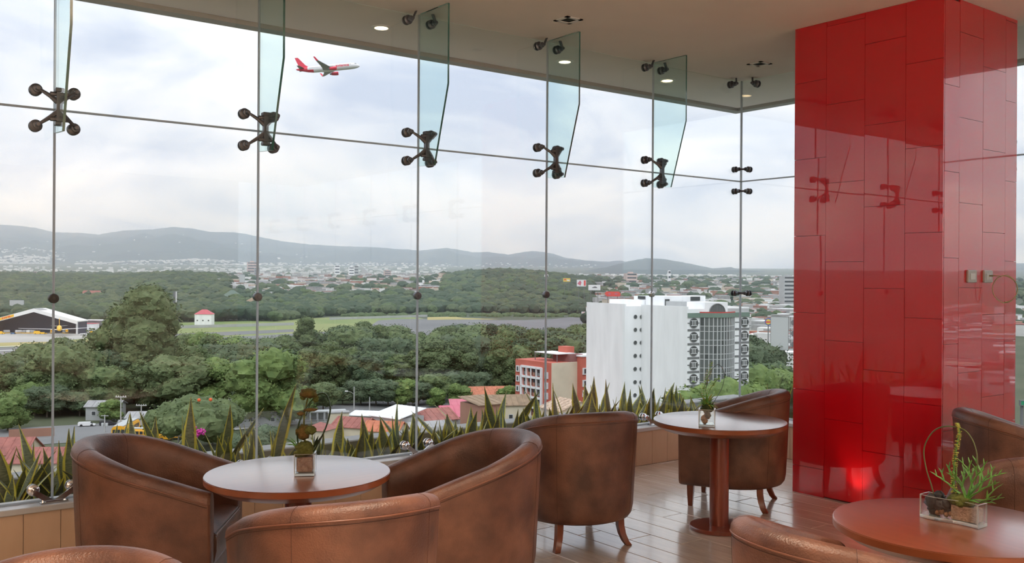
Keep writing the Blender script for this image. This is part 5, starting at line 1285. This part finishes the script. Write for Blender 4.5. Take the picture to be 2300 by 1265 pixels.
for a in (('giant', 336, 318, 41, 'giant olive green tree towering over the belt beside the hangar', None), ('oval1', 278, 330, 33, 'tall leaning tree shouldering the giant tree', None), ('tall', 688, 372, 28, 'tall thin grey green tree rising above the belt to the runway', None), ('tall', 855, 410, 22.5, 'broad olive tree standing out against the dark runway', None), ('round3', 786, 400, 21.5, 'dark round tree beside the broad olive tree before the runway', None),
          ('cone1', 1105, 400, 24, 'slim dark conifer sticking out of the belt before the grass', None), ('oval1', 1136, 395, 21, 'narrow dark tree beside the slim conifer', None), ('umb1', 444, 224, 13.4, 'spreading yellow green tree with orange blossom behind the first chair', None), ('round3', 560, 196, 9.5, 'dark green bushy tree behind the tall snake plant leaf', None), ('round3', 600, 215, 8, 'dark green bush below the street behind the moss arrangement', None),
          ('round2', 610, 262, 22, 'bright green leafy tree at the fourth seam', None), ('round2', 20, 250, 11, 'bright green tree at the frame edge above the red roofs', None), ('round2', 252, 268, 6.5, 'small bright green tree beside the tall lamp pole', None), ('round2', 1032, 300, 8, 'bright green round tree in front of the orange red roof', None), ('round2', 985, 300, 6.5, 'small green tree at the street behind the pink roof', None), ('round2', 1145, 300, 7.5, 'light green tree beside the red apartment house', None),
          ('round2', 1640, 186, 22.5, 'bright green round tree in front of the curved glass bay', None), ('round2', 1712, 226, 21.5, 'bright green spreading tree beside the red pillar', None), ('round2', 1770, 232, 19.5, 'bright green tree touching the red pillar', None), ('round2', 1600, 190, 20, 'low bright green tree at the foot of the curved glass bay', None), ('round3', 1700, 300, 23, 'dark green tree between tower and hoarding', None), ('round3', 1712, 290, 18, 'dark tree under the hoarding beside the tower', None), ('oval3', 1690, 320, 24, 'dark tree directly past the tower corner', None), ('round1', 1695, 275, 13, 'rusty olive tree at the foot of the tower', None),
          ('round1', 975, 225, 4, 'small yellowish tree in front of the pink roof', None), ('round1', 700, 232, 5, 'small olive tree beside the dark red roof', None), ('round2', 480, 232, 6, 'light green bush beside the orange blossom tree', None)):
    tree(*a)
fl_ = MB(); fr2 = random.Random(4)
for (px, py) in ((447, 899), (473, 898), (436, 948)):
    p = at(px, py, 218); V, F = ICO1; fl_.add([p + v * .45 for v in V], F)
tag(obj('orange_blossom', fl_, m_flame), 'orange blossom heads on the spreading tree', 'blossom', None, 'stuff')
fl_ = MB()
for i in range(60):
    p = at(440 + fr2.gauss(0, 8), 972 + fr2.gauss(0, 5), 212 + fr2.uniform(-1, 1)); V, F = ICO1; fl_.add([p + v * .3 for v in V], F)
tag(obj('bougainvillea', fl_, m_bougain), 'magenta bougainvillea in flower behind the snake plants', 'blossom', None, 'stuff')
# woods past the airfield: the nearest trees stand singly, the rest is woodland
def lowcrown(seed, wide=1.0):
    r = random.Random(seed); mb = MB(); V, F = ICO2
    for i in range(4):
        c = Vector((r.uniform(-.45, .45), r.uniform(-.45, .45), r.uniform(.42, .66))); br = r.uniform(.38, .5)
        mb.add([c + Vector((v.x, v.y, v.z * .82)) * br * (1 + .35 * mnoise.noise((c + v) * 2.5 + Vector((seed, 0, 0)))) for v in V], F)
    mb.tube([(0, 0, -.1), (0, 0, .5)], [.05, .03], 5); return mb
LOWS = [lowcrown(s).mesh('woodland_tree', m) for s, m in ((1, m_wd), (2, m_wd), (3, m_wf), (4, m_wb))]
WR = random.Random(41); ni = 0; bulk = [MB(), MB(), MB()]
LOWB = []
for s in range(5):
    r = random.Random(s); vs = []; fs = []
    for i in range(2):
        V, F = ICO1 if i else ICO2; c = Vector((r.uniform(-.3, .3), r.uniform(-.3, .3), r.uniform(.4, .55))); br = .5; o_ = len(vs)
        vs += [c + Vector((v.x, v.y, v.z * .85)) * br * (1 + .3 * mnoise.noise((c + v) * 2.2 + Vector((s * 3, 0, 0)))) for v in V]; fs += [[j + o_ for j in f] for f in F]
    LOWB.append((vs, fs))
D = 770.0
while D < 3400:
    step = 13 if D < 1300 else 17 if D < 2000 else 34
    px = -130 + WR.uniform(0, 12)
    while px < 2500:
        edge = interp([(-200, 790), (200, 800), (450, 850), (650, 880), (760, 1000), (1000, 1060), (1330, 1040), (1340, 700), (2600, 700)], px)
        ok = D > edge
        dens = 1.0
        if 500 < px < 1000 and D > 1350: dens = .10 if D < 2000 else .05
        if px >= 1330: dens = .12
        if px < 480 and D > 2500: dens = .5
        if 1000 <= px < 1330 and D > 2400: dens = .3
        if px < 300 and 790 < D < 900: dens = .8
        if ok and WR.random() < dens:
            p = P(px + WR.uniform(-4, 4), D + WR.uniform(-8, 8)); s = WR.uniform(9, 16) * (1.25 if D > 1300 else 1); w = s * WR.uniform(.9, 1.35)
            if D < 1180 and ni < 110 and px < 1400:
                o = obj('woodland_tree', LOWS[WR.choice((0, 1, 0, 1, 2, 3))], None, None, (p.x, p.y, p.z - .5), WR.uniform(0, 6)); o.scale = (w, w, s); tag(o, ('dark', 'very dark', 'olive', 'light')[LOWS.index(o.data)] + ' tree ' + ('at the grassy edge', 'behind the first row', 'deeper')[min(2, int((D - edge) / 45))] + ' of the woods, ' + bay_of(px), 'tree', 'trees at the edge of the far woods'); ni += 1
            else:
                vs, fs = LOWB[WR.randrange(5)]; a = WR.uniform(0, 6.28); ca, sa = cos(a) * w, sin(a) * w
                bulk[WR.choice((0, 0, 1, 1, 0, 0, 1, 0, 2))].add([(p.x + v.x * ca - v.y * sa, p.y + v.x * sa + v.y * ca, p.z - .5 + v.z * s) for v in vs], fs, 0, False)
        px += (12 if D < 1300 else 15 if D < 2000 else 30) * FPX / D * WR.uniform(.75, 1.3)
    D += step
for k, (b_, m) in enumerate(zip(bulk, (m_wd, m_wf, m_wb))):
    if b_.v: tag(obj('woodland', b_, m), ('dark green', 'olive green', 'light green')[k] + ' tree crowns of the wide woods past the runway', 'woods', None, 'stuff')
bz = MB(); V, F = ICO2
for i in range(130):
    px = WR.uniform(760, 1330); D = WR.uniform(985, 1040); p = P(px, D); s = WR.uniform(2.4, 4.2); bz.add([p + Vector((v.x * s * 1.4, v.y * s * 1.4, v.z * s)) * (1 + .25 * mnoise.noise(v * 2 + p)) for v in V], F)
tag(obj('hedgerow', bz, m_wb), 'bright green scrub along the far side of the runway', 'scrub', None, 'stuff')
# ================================================================== PLANTER OUTSIDE THE GLASS
m_soil = mat('dark_soil', (0.035, 0.028, 0.020), .95, bump=.5, bscale=20); m_ledge = mat('grey_parapet_render', (0.36, 0.37, 0.37), .8, var=.06, vscale=2)
pl_ = MB(); pl_.box((-1, 6.27, -1.0), (9.1, 7.2, 0.10)); pl_.box((7.76, -7, -1.0), (8.7, 6.27, 0.10)); so = obj('planter_soil', pl_, m_soil); so['kind'] = 'structure'
pp = MB(); pp.bevbox((-1, 7.2, -1.2), (9.1, 7.42, .30), .01); pp.bevbox((8.7, -7, -1.2), (8.92, 7.2, .30), .01); o = obj('trim_4', pp, m_ledge); struct(o)
struct(obj('facade_slab', MB().box((-30, 7.45, -40), (9.2, 7.6, -1.2)), m_ledge))
m_sg = mat('grey_green_blade', (0.075, 0.11, 0.06), .42, col2=(0.20, 0.24, 0.15), vscale=26, stretch=(.6, .6, 3), spec=.4)
m_sy = mat('yellow_blade_margin', (0.62, 0.60, 0.10), .45)
def blade(seed):
    r = random.Random(seed); L = 1.0; w = r.uniform(.066, .090); lean = r.uniform(-.05, .45); tw = r.uniform(-1.1, 1.1); bend = r.uniform(-.22, .25)
    mb = MB(); rs = []; n = 9
    for i in range(n + 1):
        t = i / n; wd = w * (.30 + .70 * sin(pi * min(1, .10 + t * .80))) * (1 if t < .62 else max(.02, 1 - ((t - .62) / .38) ** 1.4))
        wd = max(wd, .0015); x = lean * t + bend * t * t; a = tw * t; u = Vector((sin(a) * .15, cos(a), 0)); u = Vector((-sin(a), cos(a), 0)); nn = Vector((cos(a), sin(a), 0)); c = Vector((x, 0, t * L))
        g_ = wd * .25; th = .004
        rs.append([c - u * wd + nn * g_, c - u * wd * .66 + nn * g_ * .62, c, c + u * wd * .66 + nn * g_ * .62, c + u * wd + nn * g_, c + u * wd * .66 + nn * (g_ * .62 - th), c - nn * th * 1.5, c - u * wd * .66 + nn * (g_ * .62 - th)])
    mb.rings(rs, 0, True, True)
    nf = n * 8
    for i in range(n):
        for j in (0, 3, 4, 7): mb.m[i * 8 + j] = 1
    return fixn(mb.mesh('leaf', [m_sg, m_sy]))
BL = [blade(s) for s in range(12)]
GR = random.Random(17)
bays = {0: 'first', 1: 'second', 2: 'third', 3: 'fourth', 4: 'fifth', 5: 'sixth'}
def snake(x, y, label, grp, hs=1.0, n=None, tall=0):
    root = empty('snake_plant', (x, y, .09), GR.uniform(0, 6.28)); tag(root, label, 'plant', grp)
    for i in range(n or GR.choice((5, 6, 6, 7))):
        o = obj('leaf', BL[GR.randrange(12)], None, root); h = GR.uniform(.22, .62) * hs
        if tall and i == 0: h = tall
        o.scale = (h * .95, GR.uniform(.55, .75), h); a = GR.uniform(0, 6.28); o.location = (cos(a) * .05, sin(a) * .05, 0); o.rotation_euler = (GR.uniform(-.15, .15), GR.uniform(-.12, .42), a)
for b in range(6):
    xs = SEAM_A[b + 1]; n = 7
    for i in range(n):
        for rw in range(2 if i % 2 == 0 else 1):
            x = xs + (i + GR.uniform(.2, .8)) * 1.278 / n; y = 6.62 + rw * .28 + GR.uniform(-.04, .06)
            if b == 5 and x < .2: continue
            snake(x, y, f'yellow-edged snake plant in the {("glass-side", "parapet-side")[rw]} row of the planter, {bays[b]} bay from the corner', 'snake plants in the planter', GR.uniform(.72, 1.12) * (1.12 if b in (4, 5) else 1))
snake(2.72, 6.45, 'tallest snake plant, one upright leaf rising beside the spreading tree', 'snake plants in the planter', .8, 5, .84)
for i in range(12):
    snake(8.0 + GR.uniform(-.1, .4), 6.0 - i * .17, 'pale yellow-edged snake plant outside the side glazing, behind the far tub chair', 'snake plants beside the side glazing', GR.uniform(.8, 1.15), 5)

# ================================================================== TABLE ARRANGEMENTS
m_vglass = sheet_glass('vase_glass', (.965, .985, .98), 1.0, .02, 1.55)
m_moss = mat('yellow_green_moss', (.06, .075, .012), .95, col2=(.14, .15, .03), vscale=30, bump=1.0, bscale=70); m_cap = mat('rust_tinged_moss', (.07, .075, .014), .95, col2=(.17, .085, .022), vscale=18, bump=1.0, bscale=60)
m_chip = mat('reddish_bark_chips', (.20, .085, .05), .9, col2=(.36, .20, .14), vscale=45, bump=1, bscale=90); m_sand = mat('pinkish_gravel', (.34, .22, .16), .9, col2=(.48, .33, .25), vscale=70, bump=1, bscale=120)
m_stem = mat('dark_green_blade', (.025, .055, .018), .4); m_fern = mat('artificial_fern_green', (.08, .24, .045), .5, col2=(.16, .40, .08), vscale=25); m_spike = mat('yellow_green_spike', (.20, .25, .035), .6, col2=(.42, .38, .07), vscale=60)
m_stone = mat('dark_stone', (.018, .016, .018), .5, bump=.4, bscale=40); m_bstone = mat('brown_stone', (.20, .08, .035), .55, col2=(.30, .14, .06), vscale=25)
def lump(mb, c, r, seed=0, amp=.25, sq=(1, 1, 1), fr=2.2):
    V, F = ICO3; c = Vector(c); mb.add([c + Vector((v.x * sq[0], v.y * sq[1], v.z * sq[2])) * r * (1 + amp * mnoise.noise(v * fr + Vector((seed, 0, 0))) + amp * .5 * mnoise.noise(v * fr * 3 + Vector((0, seed, 0)))) for v in V], F, 0, True); return mb
def grow(parent, name, px, r, m, flat_=.35, n=6):
    return obj(name, MB().tube(px, r, n, flat=flat_), m, parent, fix=True)
def smooth_path(pts, k=5):
    out = []; P_ = [Vector(p) for p in pts]; P_ = [P_[0]] + P_ + [P_[-1]]
    for i in range(1, len(P_) - 2):
        for j in range(k):
            t = j / k; a, b, c, d = P_[i - 1], P_[i], P_[i + 1], P_[i + 2]
            out.append(.5 * ((2 * b) + (-a + c) * t + (2 * a - 5 * b + 4 * c - d) * t * t + (-a + 3 * b - 3 * c + d) * t ** 3))
    out.append(P_[-2]); return out
m_vedge = mat('bright_glass_edge', (.80, .86, .86), .05, spec=.9, coat=1.0); m_vedge.node_tree.nodes['Principled BSDF'].inputs['Transmission Weight'].default_value = .55
def sqvase(root, w, h, t=.009):
    a = w / 2; b = a - t; e = MB(); e.bevbox((-a + .001, -a + .001, .0005), (a - .001, a - .001, .014), .002)
    for sx in (-1, 1):
        for sy in (-1, 1): e.bevbox((min(sx * a, sx * (a - .005)) * .995, min(sy * a, sy * (a - .005)) * .995, .013), (max(sx * a, sx * (a - .005)) * .995, max(sy * a, sy * (a - .005)) * .995, h - .001), .001)
    for s_ in (-1, 1): e.box((-a, s_ * (a - .002) - .0012, h - .002), (a, s_ * (a - .002) + .0012, h + .0004)); e.box((s_ * (a - .002) - .0012, -a, h - .002), (s_ * (a - .002) + .0012, a, h + .0004))
    obj('glass_edge', e, m_vedge, root)
    m = MB()
    def sq(s, z, r=.006): return [Vector(p) for p in ((-s + r, -s, z), (s - r, -s, z), (s, -s + r, z), (s, s - r, z), (s - r, s, z), (-s + r, s, z), (-s, s - r, z), (-s, -s + r, z))]
    m.rings([sq(a - .002, 0), sq(a, .003), sq(a, h - .002), sq(a - .002, h), sq(b + .001, h), sq(b, h - .002), sq(b, .016)], 0, False, True)
    return obj('glass', m, m_vglass, root, fix=True)
azr = atan2(RT.y, RT.x)
# --- 1: tall moss arrangement
tt = Vector(tables[0][:2]); p1 = onz(686, 1066, TH); S1 = p1.dot(FW) / FPX
r1_ = empty('moss_arrangement', (p1.x, p1.y, TH + .0005), azr + .10); tag(r1_, 'tall arrangement of moss balls in a small square glass vase', 'plant arrangement')
sqvase(r1_, .098, .106)
obj('bark_chips', MB().bevbox((-.037, -.037, .017), (.037, .037, .088), .006), m_chip, r1_)
L = lambda px, py, y=0: Vector(((px - 686) * S1, y, (1066 - py) * S1))
for (px, py, rr, y, sq, mm_) in ((684, 1008, 20, 0, (1, 1, .9), m_moss), (674, 1017, 12, -.015, (1, 1, .8), m_moss), (680, 972, 17, .006, (.9, .9, 1), m_cap), (697, 966, 13, -.01, (1, 1, .8), m_moss), (692, 884, 19, 0, (1, .95, .6), m_cap), (680, 893, 8, 0, (.8, .8, .8), m_moss), (708, 895, 9, 0, (.7, .7, 1), m_moss), (696, 921, 10, 0, (1.5, 1, .4), m_cap), (675, 929, 8, -.01, (1, 1, .6), m_cap)):
    obj('moss_ball', lump(MB(), L(px, py, y), rr * S1, px, .35, sq), mm_, r1_)
grow(r1_, 'stem', smooth_path([L(686, 1015), L(682, 950), L(684, 925), L(690, 895)]), .0042, m_moss, 1)
grow(r1_, 'stem', smooth_path([L(700, 905), L(694, 912), L(686, 935)]), .003, m_stem, 1)
grow(r1_, 'looped_blade', smooth_path([L(672, 1010), L(668, 985), L(669, 960), L(678, 932), L(695, 905), L(712, 888), L(723, 884), L(733, 891), L(740, 915), L(737, 940), L(727, 970), L(712, 1000), L(703, 1016)]), .0085, m_stem, .5)
SR = random.Random(9)
for k in range(9):
    a = SR.uniform(2.3, 3.6); b = L(672, 1008); e_ = b + Vector((cos(a) * SR.uniform(.05, .085), SR.uniform(-.03, .03), SR.uniform(.01, .06)))
    grow(r1_, 'sprig', [b, b.lerp(e_, .5) + Vector((0, 0, .01)), e_], [.003, .0035, .001], m_fern, .5)
for k in range(4):
    b = L(704, 1006); e_ = b + Vector((SR.uniform(0, .05), SR.uniform(-.03, .03), SR.uniform(.04, .09))); grow(r1_, 'sprig', [b, b.lerp(e_, .5), e_], [.004, .009, .001], m_stem, .2)
# --- 2: fern in square glass
p2 = onz(1588, 957, TH); S2 = p2.dot(FW) / FPX
r2_ = empty('fern_arrangement', (p2.x, p2.y, TH + .0005), azr - .25); tag(r2_, 'fern arrangement with a looped leaf in a square glass of brown stones', 'plant arrangement')
sqvase(r2_, .106, .112)
for k in range(7): obj('stone', lump(MB(), (SR.uniform(-.022, .022), SR.uniform(-.022, .022), .034 + k * .008), .019, k, .25), m_bstone if k < 5 else m_stone, r2_)
obj('moss_ball', lump(MB(), (0, 0, .115), .036, 3, .4, (1.1, 1.1, .8)), mat('dark_moss', (.03, .05, .015), .95, bump=1, bscale=60), r2_)
L = lambda px, py, y=0: Vector(((px - 1588) * S2, y, (957 - py) * S2))
def frond(root, path, wmax, m, m2, nleaf=26, name='frond'):
    pts = smooth_path(path, 6); f = grow(root, name, pts, .0022, m2, 1); mb = MB(); r = random.Random(len(pts))
    for i in range(nleaf):
        t = (i + .5) / nleaf; p = pts[min(len(pts) - 1, int(t * (len(pts) - 1)))]; w = wmax * sin(pi * min(1, .15 + .85 * (1 - t) * 1.0)) ** .7
        for s in (-1, 1):
            a = r.uniform(-.6, .6); d = Vector((s * cos(a), sin(a), r.uniform(.1, .5))).normalized(); q = Vector((0, 0, 1)).cross(d).normalized()
            mb.slab([p, p + d * w * .5 + q * w * .25, p + d * w, p + d * w * .5 - q * w * .25], (0, 0, .0012))
    obj('leaflets', mb, m, f)
frond(r2_, [L(1584, 915), L(1580, 885), L(1585, 855), L(1592, 835), L(1598, 812)], .022, m_spike, m_fern, 44)
frond(r2_, [L(1586, 905), L(1592, 880), L(1602, 862), L(1613, 849)], .016, m_spike, m_fern, 26)
frond(r2_, [L(1582, 905), L(1574, 885), L(1562, 875), L(1550, 872)], .012, m_stem, m_fern, 22)
grow(r2_, 'looped_blade', smooth_path([L(1584, 880), L(1590, 850), L(1598, 830), L(1610, 819), L(1620, 825), L(1625, 842), L(1621, 868), L(1610, 890), L(1597, 913)]), .0068, m_stem, .3)
for k in range(34):
    a = SR.uniform(0, 6.28); rr = SR.uniform(.04, .095); b = Vector((0, 0, .125)); e_ = b + Vector((cos(a) * rr, sin(a) * rr, SR.uniform(-.01, .085)))
    grow(r2_, 'leaf', [b, b.lerp(e_, .5) + Vector((0, 0, .018)), e_], [.0035, .008, .001], m_fern if k % 3 else m_spike, .3)
# --- 3: wavy glass planter
p3 = onz(2140, 1172, TH); S3 = p3.dot(FW) / FPX
pa, pb = onz(2087, 1166, TH), onz(2196, 1190, TH); dirv = (pb - pa).normalized()
r3_ = empty('staghorn_arrangement', (p3.x, p3.y, TH + .0005), atan2(dirv.y, dirv.x)); tag(r3_, 'green staghorn and flower spike in a low wavy glass planter with dark stones', 'plant arrangement')
def wave(off, z, n=14, L_=.118, sh=.0):
    A = []; 
    for i in range(n + 1):
        x = -L_ + 2 * L_ * i / n; A.append(Vector((x, -.036 + .011 * sin(x / L_ * 3.0) + off, z)))
    for i in range(n + 1):
        x = L_ - 2 * L_ * i / n; A.append(Vector((x, .036 + .011 * sin(x / L_ * 3.0) - off, z)))
    return A
m = MB(); m.rings([wave(0, 0), wave(0, .09), wave(.002, .092), wave(.007, .092, L_=.110), wave(.007, .014, L_=.110)], 0, False, True); obj('glass', m, m_vglass, r3_, fix=True)
e = MB(); e.rings([wave(.001, .0005), wave(.0, .002), wave(.0, .012), wave(.001, .0135)], 0, False, True)
for wv in (wave(.0015, 0),): e.tube([Vector((p.x, p.y, .092)) for p in wv], .0013, 5, closed=True)
for sx in (-1, 1):
    for sy in (-1, 1): e.box((sx * .1155 - .0025, sy * .034 + .011 * sin(sx * 3.0) - .0025, .012), (sx * .1155 + .0025, sy * .034 + .011 * sin(sx * 3.0) + .0025, .092))
obj('glass_edge', e, m_vedge, r3_, fix=True)
m = MB(); m.rings([[Vector((x, y, z)) for x, y in ((.005, -.022), (.10, -.018), (.104, .034), (.005, .026))] for z in (.0155, .070)], 0, False, True); obj('gravel', m, m_sand, r3_, fix=True)
for k, (x, y, z, rr) in enumerate(((-.085, -.004, .066, .030), (-.075, .006, .036, .024), (-.05, -.004, .055, .024), (-.088, 0, .035, .018), (-.03, .0, .06, .022), (-.06, .006, .088, .022), (-.02, .0, .038, .018))):
    obj('stone', lump(MB(), (x, y, z), rr, k, .3, (1, .75, 1)), m_stone, r3_)
for k in range(4): obj('stone', lump(MB(), (-.055 + k * .018, -.014, .026 + .006 * (k % 2)), .010, k, .3), m_bstone, r3_)
obj('moss_ball', lump(MB(), (.03, 0, .088), .032, 5, .35, (1.5, 1, .85)), m_moss, r3_)
X3 = Vector((cos(r3_.rotation_euler.z), sin(r3_.rotation_euler.z), 0)); kx = 1 / max(.6, X3.dot(RT))
L = lambda px, py, y=0: Vector(((px - 2140) * S3 * .98, y, (1172 - py) * S3 + (px - 2140) * S3 * .18))
grow(r3_, 'looped_wire', smooth_path([L(2096, 1118), L(2088, 1090), L(2076, 1055), L(2069, 1015), L(2076, 988), L(2094, 966), L(2116, 958), L(2140, 959), L(2166, 968), L(2184, 990), L(2194, 1020), L(2196, 1055), L(2192, 1085)]), .0026, mat('olive_green_wire', (.10, .12, .04), .4), 1, 8)
sp = smooth_path([L(2143, 1106), L(2142, 1070), L(2144, 1035), L(2149, 1000), L(2154, 970), L(2148, 951)], 8); f = grow(r3_, 'flower_spike', sp, .003, m_fern, 1)
mb = MB(); r = random.Random(2)
for i in range(190):
    t = r.random(); p = sp[int(t * (len(sp) - 1))]; a = r.uniform(0, 6.28); rr = .011 * (1 - t * .55); V, F = ICO1
    mb.add([p + Vector((cos(a) * rr, sin(a) * rr, 0)) + Vector((v.x * .0042, v.y * .0042, v.z * .003)) for v in V], F)
tag(obj('florets', mb, m_spike, f), kind='stuff')
def stag(root, b, d, L_, depth, mbx, r):
    d = d.normalized(); e_ = b + d * L_; mbx.tube([b, b.lerp(e_, .5) + Vector((0, 0, L_ * .06)), e_], [.0042 + .0012 * depth, .0040 + .001 * depth, .0028 + .001 * depth], 6, flat=.45)
    if depth > 0:
        for s in (-1, 1):
            dd = (d + Vector((s * .55, r.uniform(-.4, .4), r.uniform(.0, .45)))).normalized(); stag(root, e_, dd, L_ * r.uniform(.55, .75), depth - 1, mbx, r)
    else:
        mbx.tube([e_, e_ + d * L_ * .3], [.0028, .001], 5, flat=.4)
base = L(2172, 1125); r = random.Random(12)
for (px, py, dp, y) in ((2185, 1080, 3, 0), (2200, 1085, 3, .02), (2165, 1090, 3, -.02), (2135, 1092, 3, 0), (2150, 1085, 2, .03), (2210, 1100, 3, -.02), (2222, 1124, 2, 0), (2180, 1095, 3, .03), (2215, 1128, 2, -.03)):
    e_ = L(px, py, y); mb = MB(); d = e_ - base; stag(r3_, base, d, d.length * .85, dp, mb, r); obj('staghorn_leaf', mb, m_fern, r3_, fix=True)
